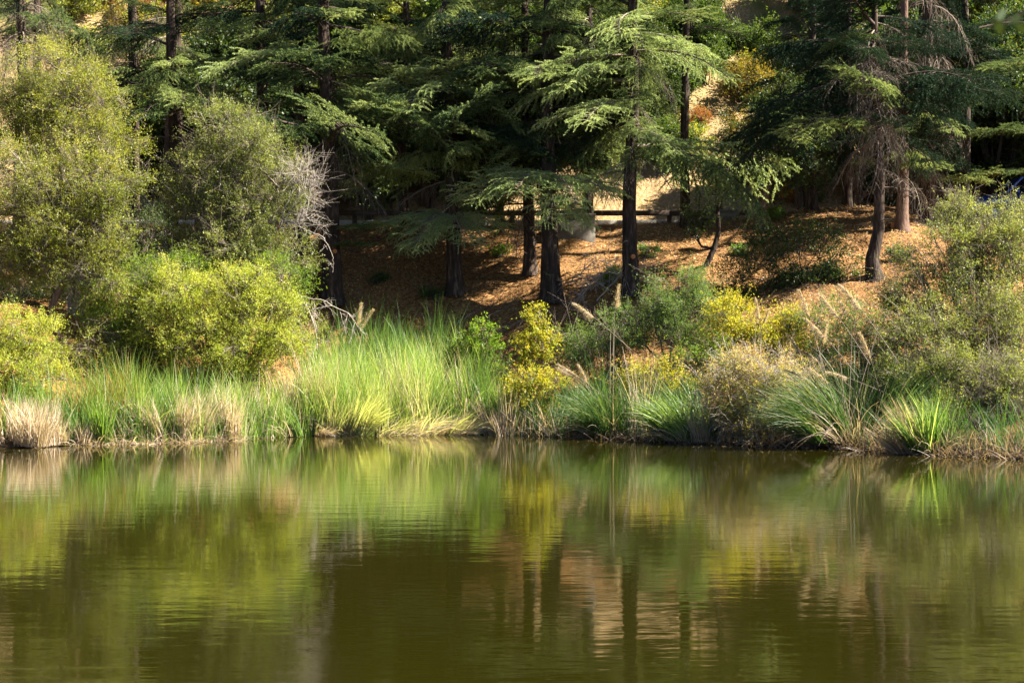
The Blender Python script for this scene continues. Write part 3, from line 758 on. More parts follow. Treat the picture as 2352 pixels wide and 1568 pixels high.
for k, (nm, lab, px, d_, lobes, lm, dn) in enumerate([
        ('shrub', 'tangled dark green undergrowth behind the leftmost pampas plumes', 1370, 47.0, [(1340, 790, 50, 40), (1400, 770, 50, 50), (1380, 840, 60, 40), (1320, 850, 40, 30), (1440, 820, 40, 40)], 'greygreen', 330),
        ('shrub', 'mixed green shrub between the rounded grey bush and the golden one', 1630, 44.9, [(1600, 840, 50, 40), (1640, 800, 40, 40), (1610, 890, 40, 30), (1660, 850, 40, 40)], 'fresh', 330),
        ('shrub', 'green shrub behind the slanting plumes of the tall pampas grass', 1900, 45.0, [(1880, 740, 50, 50), (1930, 790, 50, 40), (1870, 820, 50, 40), (1980, 760, 40, 40), (2030, 740, 44, 40), (1940, 710, 36, 30)], 'greygreen', 330),
        ('shrub', 'olive shrub filling the gap behind the tall pampas leaves', 1960, 43.0, [(1930, 880, 50, 40), (1990, 850, 50, 50), (2040, 800, 50, 50), (2030, 900, 40, 40), (2000, 790, 40, 40), (1900, 840, 40, 36)], 'willow_grey', 360),
        ('shrub', 'sprawling green shrub at the foot of the slope beside the sapling', 1290, 47.6, [(1290, 800, 40, 24), (1320, 770, 34, 20), (1180, 850, 40, 24)], 'fresh', 240),
        ('shrub', 'dull olive shrub behind the reeds right of the bright yellow bush', 700, 47.2, [(690, 740, 40, 40), (720, 790, 40, 40), (670, 820, 40, 30)], 'willow_grey', 330),
        ('shrub', 'low olive shrub behind the left reeds beside the small yellow one', 170, 45.2, [(150, 830, 60, 40), (200, 800, 60, 40), (230, 860, 60, 40)], 'willow', 380)]):
    plant(nm, lab, 'bush', foot(px, d_), lobes, lm, d=d_, dens=dn, seed=140 + k, stem_r=.025, bare=.12)
for k, (px, py, lm) in enumerate([(1410, 640, 'fresh'), (1395, 655, 'fresh'), (1780, 505, 'fresh'), (1600, 520, 'oak'), (1700, 590, 'greygreen'), (990, 690, 'oak'), (870, 655, 'oak'), (1150, 590, 'fresh'), (1490, 590, 'greygreen'), (2060, 600, 'oak')]):
    q = ground(px, py)
    plant('weed', ('leafy green', 'pale green', 'bright green', 'small dark', 'grey green', 'low dark', 'tiny dark', 'thin green', 'wispy grey green', 'dusky green')[k] + ' weed on the bare slope ' + ('right of the thickest trunk', 'at the foot of the thickest trunk', 'beside the leaning oak', 'below the guard rail', 'above the golden bush', 'left of the low poles', 'by the thick left trunk', 'left of the narrow trunk', 'beside the orange scarred trunk', 'near the crooked trunk')[k], 'plant', q,
          [(0, 0, .16, .24, .24, .16), (.14, .05, .28, .18, .18, .14), (-.16, 0, .24, .18, .18, .12)], lm, dens=300, per=8, twig=.15, stem_r=.008, leaf=(.08, .035), seed=170 + k)
# right
b = foot(2230, 42)
plant('willow_bush', 'large olive willow bush filling the right edge down to the water', 'bush', b,
      [(2200, 520, 50, 40, 43), (2260, 540, 60, 50, 42.8), (2340, 580, 60, 60, 42), (2300, 740, 70, 60, 41), (2160, 740, 60, 50, 41), (2100, 860, 60, 50, 40.2), (2290, 900, 60, 60, 39), (2200, 850, 60, 60, 39.6), (2060, 780, 40, 40, 41), (2330, 880, 50, 60, 38.8), (2080, 680, 40, 50, 42), (2070, 880, 40, 50, 40.2), (2110, 610, 40, 40, 42.5), (2230, 500, 50, 50, 43), (2310, 510, 50, 60, 43), (2180, 580, 70, 60, 42.5), (2280, 590, 80, 70, 42.5), (2130, 680, 60, 60, 42), (2230, 690, 90, 70, 42), (2330, 690, 60, 90, 42), (2120, 790, 70, 60, 41), (2220, 800, 90, 70, 41), (2320, 820, 80, 80, 41), (2140, 880, 70, 50, 40.0), (2240, 900, 80, 60, 39.4), (2080, 830, 50, 60, 40.5), (2170, 950, 60, 40, 38.6), (2080, 720, 50, 50, 42), (2200, 620, 60, 50, 42.5), (2340, 800, 50, 70, 40)],
      'willow_grey', d=41.5, dens=540, seed=51, stem_r=.06, bare=.14, wood='twig')
b = foot(2310, 38.8)
plant('dead_bush', 'grey leafless bush in the bottom right corner over the water', 'bush', b,
      [(2290, 880, 60, 50), (2200, 985, 60, 30), (2320, 1000, 60, 40), (2330, 930, 60, 60), (2340, 1030, 50, 26), (2290, 1030, 40, 20), (2380, 960, 50, 60), (2345, 990, 60, 40), (2260, 950, 50, 40), (2300, 985, 50, 40), (2350, 990, 40, 40)], 'willow_grey', d=38.6, dens=300, seed=52, stem_r=.03, bare=.8, wood='twig', bare_len=1.2)
b = foot(1830, 51)
plant('shrub', 'dark glossy leaved saplings on the slope above the golden bush', 'bush', b,
      [(1780, 560, 40, 28), (1840, 545, 50, 34), (1900, 530, 34, 24), (1740, 600, 50, 30), (1850, 610, 60, 40), (1880, 670, 40, 40), (1690, 630, 50, 30), (1800, 660, 40, 30), (1920, 600, 40, 30), (1940, 690, 40, 40), (1850, 700, 50, 30), (1740, 540, 24, 20), (1680, 680, 40, 24)], 'oak', d=51, dens=190, leaf=(.09, .04), seed=53, stem_r=.02, per=10, wood='twig_dark')
b = ground(1640, 606)
plant('oak_tree', 'thin crooked dark sapling leaning on the slope before the rail', 'tree', b,
      [(1605, 495, 34, 22), (1650, 440, 40, 24), (1600, 540, 20, 12), (1670, 390, 40, 24)], 'oak', d=b[1], dens=240, leaf=(.07, .035), seed=54, stem_r=.055, per=10, wood='twig_dark',
      stem_path=rel(b, b[1], [(1622, 610), (1640, 570), (1650, 530), (1648, 490), (1652, 460), (1666, 432)]), trunk_mat='bark')
b = ground(1738, 528)
plant('oak_tree', 'dark oak with a leaning reddish trunk beside the concrete block', 'tree', b,
      [(1760, 400, 70, 40), (1700, 370, 70, 44), (1800, 330, 80, 60), (1720, 290, 70, 50), (1660, 400, 50, 34), (1850, 380, 60, 50), (1790, 240, 70, 50)], 'oak', d=b[1], dens=200, leaf=(.075, .036), seed=55, stem_r=.11, per=11, wood='twig_dark',
      stem_path=rel(b, b[1], [(1738, 532), (1748, 480), (1760, 430), (1772, 390), (1780, 330)]), trunk_mat='bark_red')
b = foot(1785, 67.5)
plant('shrub', 'small orange leaved tree on the bank behind the leaning oak', 'tree', b,
      [(1780, 440, 40, 30), (1810, 410, 40, 30), (1760, 410, 30, 24)], 'orange', d=67.5, dens=200, leaf=(.09, .04), seed=56, stem_r=.06, per=9, wood='twig_dark')

# trees and shrubs beyond the road: a few kinds, each placed many times
KIND = {}
def kind_mesh(key, leafmat, lobes, **kw):
    KIND[key] = plant('k', '', '', (0, 0, 0), lobes, leafmat, data_only=True, **kw)
def rlobes(seed, w, h, n):
    rng = np.random.default_rng(seed)
    return [(rng.uniform(-.6, .6) * w, rng.uniform(-.6, .6) * w, h * rng.uniform(.3, .85), w * rng.uniform(.35, .55), w * rng.uniform(.35, .55), h * rng.uniform(.16, .26)) for _ in range(n)]
kind_mesh('tree_a', 'far_green', rlobes(1, 2.2, 7.0, 11), dens=210, leaf=(.11, .05), stem_r=.10, seed=61, per=12, twig=.4, wood='twig_dark')
kind_mesh('tree_b', 'willow', rlobes(2, 2.4, 6.5, 11), dens=210, leaf=(.10, .045), stem_r=.10, seed=62, per=12, twig=.4, wood='twig_dark')
kind_mesh('tree_c', 'oak', rlobes(3, 2.4, 7.5, 11), dens=200, leaf=(.11, .05), stem_r=.12, seed=63, per=12, twig=.4, wood='twig_dark')
kind_mesh('bush_green', 'far_green', rlobes(4, 1.3, 1.9, 6), dens=230, leaf=(.09, .04), stem_r=.03, seed=64, per=12, wood='twig_dark')
kind_mesh('bush_gold', 'far_gold', rlobes(5, 1.3, 2.0, 6), dens=230, leaf=(.09, .04), stem_r=.03, seed=65, per=12, wood='twig_dark')
kind_mesh('bush_rust', 'rust', rlobes(6, 1.3, 1.7, 6), dens=230, leaf=(.08, .035), stem_r=.03, seed=66, per=12, wood='twig')
kind_mesh('bush_olive', 'willow', rlobes(7, 1.5, 2.2, 6), dens=230, leaf=(.085, .035), stem_r=.03, seed=67, per=12, wood='twig')
kind_mesh('bush_grey', 'willow_grey', rlobes(8, 1.2, 1.5, 5), dens=260, leaf=(.06, .03), stem_r=.03, seed=68, per=12, bare=.85, wood='twig_pale', bare_len=1.2)
def put(kind, name, label, cat, px, py, d, sc, rz, group, sink=.1):
    """Stands on the hillside at distance d below picture column px."""
    p = foot(px, d) - np.array([0, 0, sink])
    t = thing(name, p, label, cat, group)
    t.rotation_euler = (0, 0, rz); t.scale = (sc,) * 3
    w, f = KIND[kind]
    link('stems', w, t); tag(link('foliage', f, t), kind='stuff')
    return t
rb = random.Random(5)
MARKS = [(45, 'the twig wrapped grey trunk'), (140, 'the upper left willow'), (300, 'the left background cedar'), (410, 'the thin dark left cedar'), (510, 'the top of the grey green willow'), (600, 'the cedar reaching left'),
         (692, 'the half hidden dark trunk'), (762, 'the thick dark trunk by the willow'), (850, 'the teal shaded boughs'), (930, 'the slim grey trunk at the rail'), (1045, 'the cedar with the low sunlit bough'), (1146, 'the slender shaded trunk'), (1218, 'the narrow trunk beside the thickest one'),
         (1266, 'the umbrella of drooping boughs'), (1345, 'the concrete drain wall'), (1450, 'the orange scarred trunk'), (1540, 'the pale sunlit bank'), (1590, 'the cedar over the dry hillside'), (1655, 'the concrete block'), (1745, 'the leaning oak'), (1820, 'the small orange tree'), (1866, 'the dark cedar on the mound'),
         (1945, 'the deep shaded cedar'), (2010, 'the crooked black trunk'), (2072, 'the lit straight trunk'), (2132, 'the twig hung cedar'), (2215, 'the blue car'), (2300, 'the right willow bush'), (2400, 'the right edge cedar'), (2560, 'the far right end of the road')]
FAR = []
for kind, px, d, sc in [('tree_a', 830, 69, 1.0), ('tree_b', 960, 71, 1.05), ('tree_a', 1090, 70, 1.1), ('tree_c', 700, 69, 1.0), ('tree_a', 1200, 72, 1.05), ('tree_b', 1330, 74, 1.0), ('tree_c', 560, 70, 1.0),
                        ('tree_c', 900, 67.6, .8), ('tree_c', 1060, 67.5, .75), ('tree_b', 450, 69, .85), ('tree_a', 350, 68, .7), ('tree_c', 2090, 69, 1.1), ('tree_c', 2230, 68.5, 1.1), ('tree_a', 2160, 77, 1.1), ('tree_b', 2300, 78, 1.2), ('tree_c', 2370, 69, 1.2), ('tree_a', 1960, 76, 1.0), ('tree_b', 2050, 80, 1.0), ('tree_c', 1170, 68, .8), ('tree_b', 780, 76, 1.1), ('tree_c', 2480, 67, 1.2), ('tree_c', 2290, 66.6, 1.0), ('tree_c', 2400, 66.8, 1.1), ('tree_c', 1840, 67, .8), ('tree_c', 2080, 66.8, .8), ('tree_c', 1490, 71, .75), ('tree_a', 1410, 72, .8), ('tree_c', 1360, 70, .7), ('tree_a', 1570, 73, .8), ('tree_c', 500, 66.8, .9), ('tree_c', 840, 66.7, .75), ('tree_c', 1110, 66.8, .75), ('tree_c', 2600, 61.5, 1.15), ('tree_c', 2720, 59, 1.3), ('tree_c', 640, 67, .8), ('tree_c', 760, 67.3, .75), ('tree_c', 980, 67.2, .8), ('tree_c', 1220, 68.5, .75), ('tree_a', 1280, 71, .9), ('tree_b', 1420, 75, .9), ('tree_c', 2000, 68, .8), ('tree_c', 2150, 67, .9), ('tree_a', 900, 74, 1.2), ('tree_b', 1020, 77, 1.2), ('tree_a', 1150, 78, 1.2), ('tree_b', 640, 74, 1.1), ('tree_a', 1260, 80, 1.2), ('tree_a', 1900, 82, 1.0)]:  # dark kind packed in to blacken gaps; far-right pair unseen, shading the car
    lab = {'tree_a': 'fresh green leafy tree', 'tree_b': 'olive yellow leafy tree', 'tree_c': 'dark green leafy tree'}[kind]
    FAR.append((lab, px, d, put(kind, 'broadleaf_tree', lab, 'tree', px, 0, d, sc, rb.uniform(0, 6.28), 'leafy trees on the hillside')))
HB = {'bush_green': 'bright green hillside bush', 'bush_gold': 'golden yellow hillside bush', 'bush_rust': 'rusty red hillside bush', 'bush_olive': 'olive hillside bush', 'bush_grey': 'grey leafless hillside bush'}
def hb(kind, px, d, sc): FAR.append((HB[kind], px, d, put(kind, 'hillside_bush', HB[kind], 'bush', px, 0, d, sc, rb.uniform(0, 6.28), 'bushes on the dry hillside', sink=.15)))
for kind, px, d, sc in [('bush_gold', 1700, 74, 1.1), ('bush_gold', 1740, 71, .9), ('bush_green', 1620, 75, 1.2), ('bush_green', 1660, 78, 1.1), ('bush_green', 1560, 73, 1.0), ('bush_green', 1530, 69.5, .7), ('bush_gold', 1480, 71, .7),
                        ('bush_green', 1290, 69.5, .8), ('bush_olive', 1380, 69.9, .9), ('bush_gold', 1440, 69.3, .5), ('bush_green', 1500, 70.1, .9), ('bush_olive', 1600, 69.9, .9), ('bush_green', 1545, 69.5, 1.0), ('bush_olive', 1420, 70, 1.0), ('bush_green', 1340, 70, 1.0), ('bush_olive', 1760, 76, 1.2), ('bush_gold', 1800, 74, 1.1), ('bush_green', 1720, 78, 1.2), ('bush_olive', 1830, 75, 1.1), ('bush_olive', 1640, 84, 1.3), ('bush_rust', 1600, 72, .6), ('bush_rust', 250, 82, 1.2), ('bush_rust', 420, 86, 1.3), ('bush_grey', 470, 79, 1.3), ('bush_grey', 430, 80, 1.0), ('bush_gold', 290, 79, 1.1), ('bush_rust', 340, 79, 1.0),
                        ('bush_olive', 200, 76, 1.1), ('bush_olive', 130, 80, 1.2), ('bush_green', 380, 75, .9), ('bush_gold', 430, 88, 1.2), ('bush_rust', 210, 90, 1.2), ('bush_olive', 1760, 90, 1.2), ('bush_rust', 1900, 70, .7), ('bush_olive', 1900, 78, 1.1), ('bush_rust', 1960, 68, .7)]:
    hb(kind, px, d, sc)
for k in range(44):
    px = rb.uniform(-60, 2420); d = rb.uniform(77, 87)
    kind = rb.choice(['bush_green', 'bush_olive', 'bush_olive', 'bush_gold', 'bush_green', 'bush_rust'] if not 1550 < px < 1800 else ['bush_olive', 'bush_grey'])
    if 1600 < px < 1790 and d < 100 and rb.random() < .6: continue
    hb(kind, px, d, rb.uniform(.8, 1.6))

by_place = {}
for lab, px, d, o in FAR:
    by_place.setdefault((lab, min(MARKS, key=lambda m: abs(m[0] - px))[1]), []).append((d, o))
for (lab, mark), lst in by_place.items():
    lst.sort(key=lambda q: q[0])
    for k, (d, o) in enumerate(lst):
        where = '' if len(lst) == 1 else ('lower ' if k == 0 else 'highest ' if k == len(lst) - 1 else ('middle ' if len(lst) == 3 else ('second lowest ' if k == 1 else 'second highest ')))
        o['label'] = where + lab + ' behind ' + mark

# ------------------------------------------------------------------ reeds, sedges, pampas grass
def reed_zone(g, px0, px1, s0, s1, n, hmin, hmax, lean=(0, 0), spread=.12, width=(.010, .022), droop=(.02, .18), mi=0, v=(.2, .9), seed=1, edge=.25):
    """n blades rooted between the shore distances s0..s1 over the picture columns px0..px1."""
    rng = np.random.default_rng(seed)
    px = rng.uniform(px0, px1, n); s = s0 + (s1 - s0) * rng.random(n)
    x = (px - 1176) / F * 44.0
    x = np.interp(px, [p for p, _ in SH], _sx)
    y = shore(x) + s; z = np.maximum(gz(x, y), -.05) - .05
    cl = .84 + .2 * np.sin(px * .021 + seed) * np.sin(px * .053 + s * 2) + .16 * np.sin(px * .17 + seed * 2)
    h = rng.uniform(hmin, hmax, n) * cl
    lx = .07 * np.sin(px * .045 + seed + s) + 0.06 * np.sin(px * .21 + s * 4)
    d = np.stack([lean[0] + lx + rng.normal(size=n) * spread, lean[1] + rng.normal(size=n) * spread, np.ones(n)], 1)
    vv = np.clip(v[0] + (v[1] - v[0]) * (.6 * rng.random(n) + .4 * (.5 + .5 * np.sin(px * .06 + s * 3))), 0, 1)
    blades(g, np.stack([x, y, z], 1), d, h, rng.uniform(*width, n) * rng.choice([.6, 1, 1.5], n), np.where(rng.random(n) < .10, rng.uniform(.25, .6, n), rng.uniform(*droop, n)), vv, mi, 5)

g = Geo()
reed_zone(g, 690, 1000, -.15, 1.2, 3600, 1.2, 2.5, (-.03, 0), .09, v=(.35, 1), seed=1)  # front blades take lighter tones, painting in their sunlit glow
reed_zone(g, 690, 1130, .6, 2.8, 4800, 1.7, 2.8, (-.04, 0), .08, v=(.25, .9), seed=2)
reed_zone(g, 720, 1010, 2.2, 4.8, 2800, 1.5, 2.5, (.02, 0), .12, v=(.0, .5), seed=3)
reed_zone(g, 1000, 1170, -.1, 1.4, 1100, 1.3, 2.4, (0, 0), .08, v=(.1, .7), seed=4)
reed_zone(g, 700, 1120, -.1, 2.4, 1000, 1.3, 2.7, (-.05, 0), .14, v=(.2, .9), mi=1, seed=5)
reed_zone(g, 860, 1090, -.3, .2, 420, .8, 1.5, (.9, -.3), .35, v=(.4, 1), mi=1, droop=(.05, .3), seed=6)
reed_zone(g, 860, 1090, -.2, .3, 420, .8, 1.5, (.7, -.2), .35, v=(.7, 1), mi=0, droop=(.05, .3), seed=7)
tag(g.build('cattail_reeds', [M['reed'], M['dead']]), 'dense stand of tall bright green cattails along the middle shore', 'reeds', kind='stuff')
g = Geo()
reed_zone(g, 150, 420, -.1, 2.2, 3000, .9, 2.2, (0, 0), .10, v=(.1, .8), seed=11)
reed_zone(g, 420, 720, -.1, 1.8, 2500, .8, 1.9, (0, 0), .10, v=(.1, .9), seed=12)
reed_zone(g, -40, 240, .8, 2.4, 900, 1.0, 2.0, (0, 0), .14, v=(.1, .7), seed=13)
reed_zone(g, 180, 300, .3, 2.0, 260, 1.7, 2.6, (-.1, 0), .14, v=(0, .8), mi=1, seed=14)
reed_zone(g, 230, 720, -.1, 2.0, 1000, .9, 1.8, (0, 0), .22, v=(.1, .9), mi=2, seed=15)
reed_zone(g, 170, 560, -.3, .1, 800, .3, .9, (0, -.1), .9, v=(.0, .6), mi=2, droop=(.1, .4), seed=16)
tag(g.build('shore_reeds', [M['reed'], M['rusty_reed'], M['dead']]), 'mixed green and straw reeds along the left shore', 'reeds', kind='stuff')
g = Geo()
reed_zone(g, 1150, 1300, -.1, 1.6, 420, .9, 1.9, (0, 0), .14, v=(0, .6), seed=21)
reed_zone(g, 1120, 1290, -.1, .9, 330, .6, 1.4, (.1, 0), .55, v=(.1, .8), mi=1, seed=22, droop=(0, .1))
reed_zone(g, 1290, 1660, .2, 2.2, 1300, .8, 2.2, (-.1, 0), .18, v=(0, .7), seed=23)
reed_zone(g, 1440, 1500, .2, 1.4, 110, 1.2, 2.3, (0, 0), .10, v=(.2, .8), mi=1, seed=24)
reed_zone(g, 1880, 2460, .3, 2.2, 900, .5, 1.3, (-.1, 0), .2, v=(0, .7), seed=25)
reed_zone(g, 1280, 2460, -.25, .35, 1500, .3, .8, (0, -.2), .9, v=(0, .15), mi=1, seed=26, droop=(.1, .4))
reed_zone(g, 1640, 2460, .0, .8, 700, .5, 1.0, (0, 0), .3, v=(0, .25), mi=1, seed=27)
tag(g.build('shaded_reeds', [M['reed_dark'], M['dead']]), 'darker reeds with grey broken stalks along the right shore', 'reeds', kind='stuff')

def tussock(name, label, px, s, n, ln, mat_, lean=(0, 0), spread=.5, droop=(.15, .35), rad=.3, width=(.012, .022), v=(.1, .9), seed=1, cat='grass clump', group=None, extra=None):
    rng = np.random.default_rng(seed)
    x0 = float(np.interp(px, [p for p, _ in SH], _sx)); y0 = float(shore(x0)) + s
    p0 = np.array([x0, y0, max(float(gz(x0, y0)), -.02)])
    t = thing(name, p0, label, cat, group)
    g = Geo()
    K = 7; w_ = rng.integers(0, K, n)
    ca = rng.uniform(0, 6.28, K); cr_ = rad * rng.uniform(.2, 1.5, K); sub = np.stack([np.cos(ca) * cr_, np.sin(ca) * cr_ * .5], 1)
    sl_ = rng.normal(size=(K, 2)) * .16; hk = rng.uniform(.6, 1.1, K)
    a = rng.uniform(0, 6.28, n); r = rad * .45 * np.sqrt(rng.random(n))
    p = np.stack([np.cos(a) * r + sub[w_, 0], np.sin(a) * r * .7 + sub[w_, 1], np.full(n, -.06)], 1)
    d = np.stack([p[:, 0] / rad * spread * .6 + lean[0] + sl_[w_, 0] + rng.normal(size=n) * .14, p[:, 1] / rad * spread * .6 + lean[1] + sl_[w_, 1] + rng.normal(size=n) * .14, np.ones(n)], 1)
    blades(g, p, d, rng.uniform(*ln, n) * hk[w_], rng.uniform(*width, n) * rng.choice([.7, 1, 1.4], n), np.where(rng.random(n) < .12, .6, 1) * rng.uniform(*droop, n), rng.uniform(*v, n), (0), 6)
    if mat_ != 'dead':
        m = n // (14 if cat == "pampas grass" else 7); a = rng.uniform(0, 6.28, m); r = rad * 1.1 * np.sqrt(rng.random(m))
        blades(g, np.stack([np.cos(a) * r, np.sin(a) * r * .7, np.full(m, -.06)], 1), np.stack([np.cos(a) * .8 + lean[0] + rng.normal(size=m) * .3, np.sin(a) * .5 + rng.normal(size=m) * .3, np.full(m, .8)], 1), rng.uniform(*ln, m) * .8, .014, rng.uniform(.0, .5, m), rng.random(m) * .7, 1, 6)
    tag(g.build('blades', [M[mat_], M['dead']], t), kind='stuff')
    return t, p0

tussock('dead_reed_clump', 'pale pinkish stubble of dead reeds at the left edge', 40, .3, 900, (.6, 1.35), 'dead', (0, 0), .15, (.0, .12), .75, seed=31, cat='dead reeds')
tussock('dead_reed_clump', 'short pale dead reeds right of the left edge stubble', 120, .25, 520, (.5, 1.05), 'dead', (.05, 0), .2, (.0, .15), .5, seed=32, cat='dead reeds')
tussock('dead_reed_clump', 'tall straw white reed clump fanning open below the yellow bush', 415, .3, 620, (.7, 1.55), 'dead', (.02, 0), .28, (.02, .16), .42, seed=33, cat='dead reeds')
tussock('dead_reed_clump', 'straw coloured stalks leaning left of the fanning white clump', 335, .35, 300, (.8, 1.5), 'dead', (-.25, 0), .2, (.02, .16), .3, v=(0, .7), seed=34, cat='dead reeds')
tussock('dead_reed_clump', 'upright pale dry stalks at the left end of the bright cattails', 690, .75, 520, (1.5, 2.5), 'dead', (-.06, 0), .14, (.0, .08), .42, v=(.3, 1), seed=35, cat='dead reeds')
tussock('dead_reed_clump', 'flattened tan mound of dry blades at the foot of the cattails', 712, .1, 700, (.5, 1.0), 'dead', (0, -.2), 1.1, (.25, .6), .4, v=(0, .6), seed=36, cat='dead reeds')
tussock('sedge_clump', 'fresh green sedge clump bent over to the left by the tan mound', 645, .25, 520, (1.0, 1.6), 'reed', (-.75, -.1), .4, (.08, .22), .35, v=(.1, .7), seed=37)
tussock('sedge_clump', 'upright vivid green sedge right of the left dead reeds', 215, .2, 420, (.7, 1.3), 'reed', (0, 0), .3, (.04, .15), .3, v=(.1, .7), seed=38)
tussock('sedge_clump', 'bright pale green clump leaning right in the sunlit middle reeds', 800, .1, 520, (1.0, 1.7), 'reed', (.3, -.1), .3, (.05, .18), .4, v=(.7, 1), seed=39)
tussock('sedge_clump', 'arching bright green sedge under the flat topped yellow shrub', 1580, .35, 900, (1.1, 1.9), 'reed', (-.35, -.1), .75, (.10, .26), .5, v=(0, .75), seed=40)
tussock('sedge_clump', 'low green clump at the water under the right willow bush', 2165, .4, 520, (.9, 1.6), 'reed', (-.05, 0), .35, (.04, .16), .38, v=(.0, .8), seed=41)
tussock('dead_reed_clump', 'grey fan of broken stalks sloping into the water right of the pampas grass', 2110, .25, 420, (1.0, 1.6), 'dead', (-.55, 0), .55, (.0, .08), .35, v=(0, .5), seed=42, cat='dead reeds')

tussock('dead_reed_clump', 'thin upright straw stalks between the white fan and the green sedge', 500, .3, 260, (.9, 1.6), 'dead', (.05, 0), .25, (.0, .1), .35, v=(.2, 1), seed=43, cat='dead reeds')
tussock('dead_reed_clump', 'rust tipped straw stalks behind the vivid green sedge at the left', 250, .9, 260, (1.2, 2.0), 'rusty_reed', (-.08, 0), .25, (.0, .1), .4, v=(0, 1), seed=44, cat='dead reeds')
tussock('dead_reed_clump', 'broken grey white stalks in the dark gap under the low yellow shrub', 1170, .1, 320, (.7, 1.5), 'dead', (.1, 0), .6, (.0, .06), .45, v=(.1, .8), seed=45, cat='dead reeds')
tussock('dead_reed_clump', 'grey stalks between the arching sedge and the pinkish shrub', 1625, .3, 200, (.7, 1.3), 'dead', (.1, 0), .4, (.0, .08), .3, v=(0, .6), seed=46, cat='dead reeds')
PLUME = []
for k in range(4):
    rng = np.random.default_rng(300 + k); g = Geo()
    # a stalk of 1 m below the origin and a plume of about 0.6 m above it, hairs falling to one side
    tube(g, [(0, 0, -1.2), (.01, 0, -.6), (0, 0, 0), (-.03, 0, .3), (-.09 - .02 * k, 0, .62)], [.009, .008, .006, .004, .002], 4, 0)
    n = 800
    s = rng.random(n) ** 1.15; z = s * .62
    p = np.stack([-.15 * (s ** 2) * .6, np.zeros(n), z], 1)
    d = unit(np.stack([rng.normal(size=n) * .28 - .45, rng.normal(size=n) * .35, np.full(n, .9)], 1))
    blades(g, p, d, rng.uniform(.12, .28, n) * (1.1 - .6 * s), .007, rng.uniform(.2, .7, n), rng.random(n), 1, 4)
    PLUME.append(g.mesh('plume', [M['twig'], M['plume']]))

def pampas(label, px, s, n, seed, plumes, ln=(1.2, 2.1), lean=(-.25, -.1), mat_='reed_dark', rad=.5):
    t, p0 = tussock('pampas_grass', label, px, s, n, ln, mat_, lean, .7, (.10, .30), rad, (.009, .018), (.1, .9), seed, 'pampas grass', 'clumps of pampas grass')
    rng = np.random.default_rng(seed)
    for k, (ax, ay, bx, by, sc) in enumerate(plumes):       # tip and foot of each plume in the picture
        d = p0[1] + rng.uniform(-.3, .5)
        a = at(ax, ay, d) - p0; b_ = at(bx, by, d) - p0
        v = Vector(a - b_); ln_ = v.length
        o = link('plume', PLUME[k % 4], t, Vector(b_) + v * .0)
        # the plume's own foot is its origin; the stalk runs on below it
        o.rotation_euler = v.to_track_quat('Z', 'X').to_euler()
        s_ = ln_ / .62
        o.scale = (s_ * .85, s_ * .85, s_ * 1.1)
        gs = Geo(); root = np.array([rng.normal() * .12, rng.normal() * .1, 0]); e = np.asarray(b_) - np.array(v) * .9
        tt = np.linspace(0, 1, 6)[:, None]
        tube(gs, (1 - tt) ** 2 * root + 2 * tt * (1 - tt) * (root * .5 + e * .5 + np.array([0, 0, .15])) + tt ** 2 * e, np.linspace(.011, .009, 6), 4)
        gs.build('stalk', [M['twig']], t)
    return t

pampas('dark green pampas grass clump left of the arching bright sedge', 1400, .5, 1000, 61,
       [(1326, 695, 1366, 730, 1), (1414, 660, 1412, 710, .9), (1276, 838, 1312, 862, 1), (1290, 835, 1330, 866, 1), (1335, 840, 1350, 880, .9)])
pampas('tall pampas grass with many feathery plumes beside the right willow bush', 1975, .8, 2600, 62,
       [(1941, 656, 1980, 712, 1), (1892, 677, 1926, 728, 1), (1846, 672, 1860, 728, 1), (1860, 732, 1896, 775, 1), (1893, 742, 1886, 790, .8), (1818, 770, 1840, 815, .9), (1812, 846, 1856, 872, 1), (1868, 845, 1905, 880, .9), (1906, 850, 1950, 868, .9), (1985, 770, 2000, 825, .9), (1842, 800, 1880, 830, .8)], ln=(1.5, 3.1), rad=.7)
pampas('small pampas clump with one rusty upright plume behind the golden bush', 1748, 2.4, 200, 63, [(1742, 690, 1745, 735, .9), (1762, 712, 1752, 742, .6)], ln=(.8, 1.4))

# the pale plumes and bent dead branches above the cattails
pampas('small pampas clump with two broad beige plumes above the cattails', 835, 4.6, 160, 64, [(822, 702, 818, 752, 1), (848, 712, 822, 752, 1), (826, 716, 830, 760, 1)], ln=(.7, 1.3))

def dead_branches(name, label, start, pts, seed, n_side=10, r=.022, woodm='twig_pale', cat='dead branch', group=None, side=.7):
    """A fallen or hanging limb: a bent main stem given in the picture and random side twigs."""
    rng = np.random.default_rng(seed); base = np.asarray(start, float)
    t = thing(name, base, label, cat, group)
    g = Geo(); P = np.array(pts) - base
    s = np.linspace(0, 1, len(P)); u = np.linspace(0, 1, 16)
    Q = np.stack([np.interp(u, s, P[:, c]) for c in range(3)], 1) + rng.normal(size=(16, 3)) * .02
    tube(g, Q, np.linspace(r, r * .3, 16), 6, 0)
    g.build('limb', [M[woodm]], t)
    g = Geo()
    for k in range(n_side):
        q = Q[rng.integers(3, 15)]; d = unit(rng.normal(size=3) + unit(P[-1] - P[0]) * .8 + np.array([0, 0, -.2])); l = rng.uniform(.3, 1.0) * side
        tw = polyline(q, d, l, rng.uniform(-.2, .6), 5, .12, rng); tube(g, tw, np.linspace(r * .4, .003, 5), 4, 0, cap=False)
        for m in range(4):
            a = tw[rng.integers(1, 4)]; dd = unit(d + rng.normal(size=3) * .8); tw2 = polyline(a, dd, l * .45, .2, 4, .1, rng)
            sticks(g, tw2[:-1], tw2[1:], .004, .003, 0)
    tag(g.build('side_twigs', [M[woodm]], t), kind='stuff')
    return t
D = 47.6
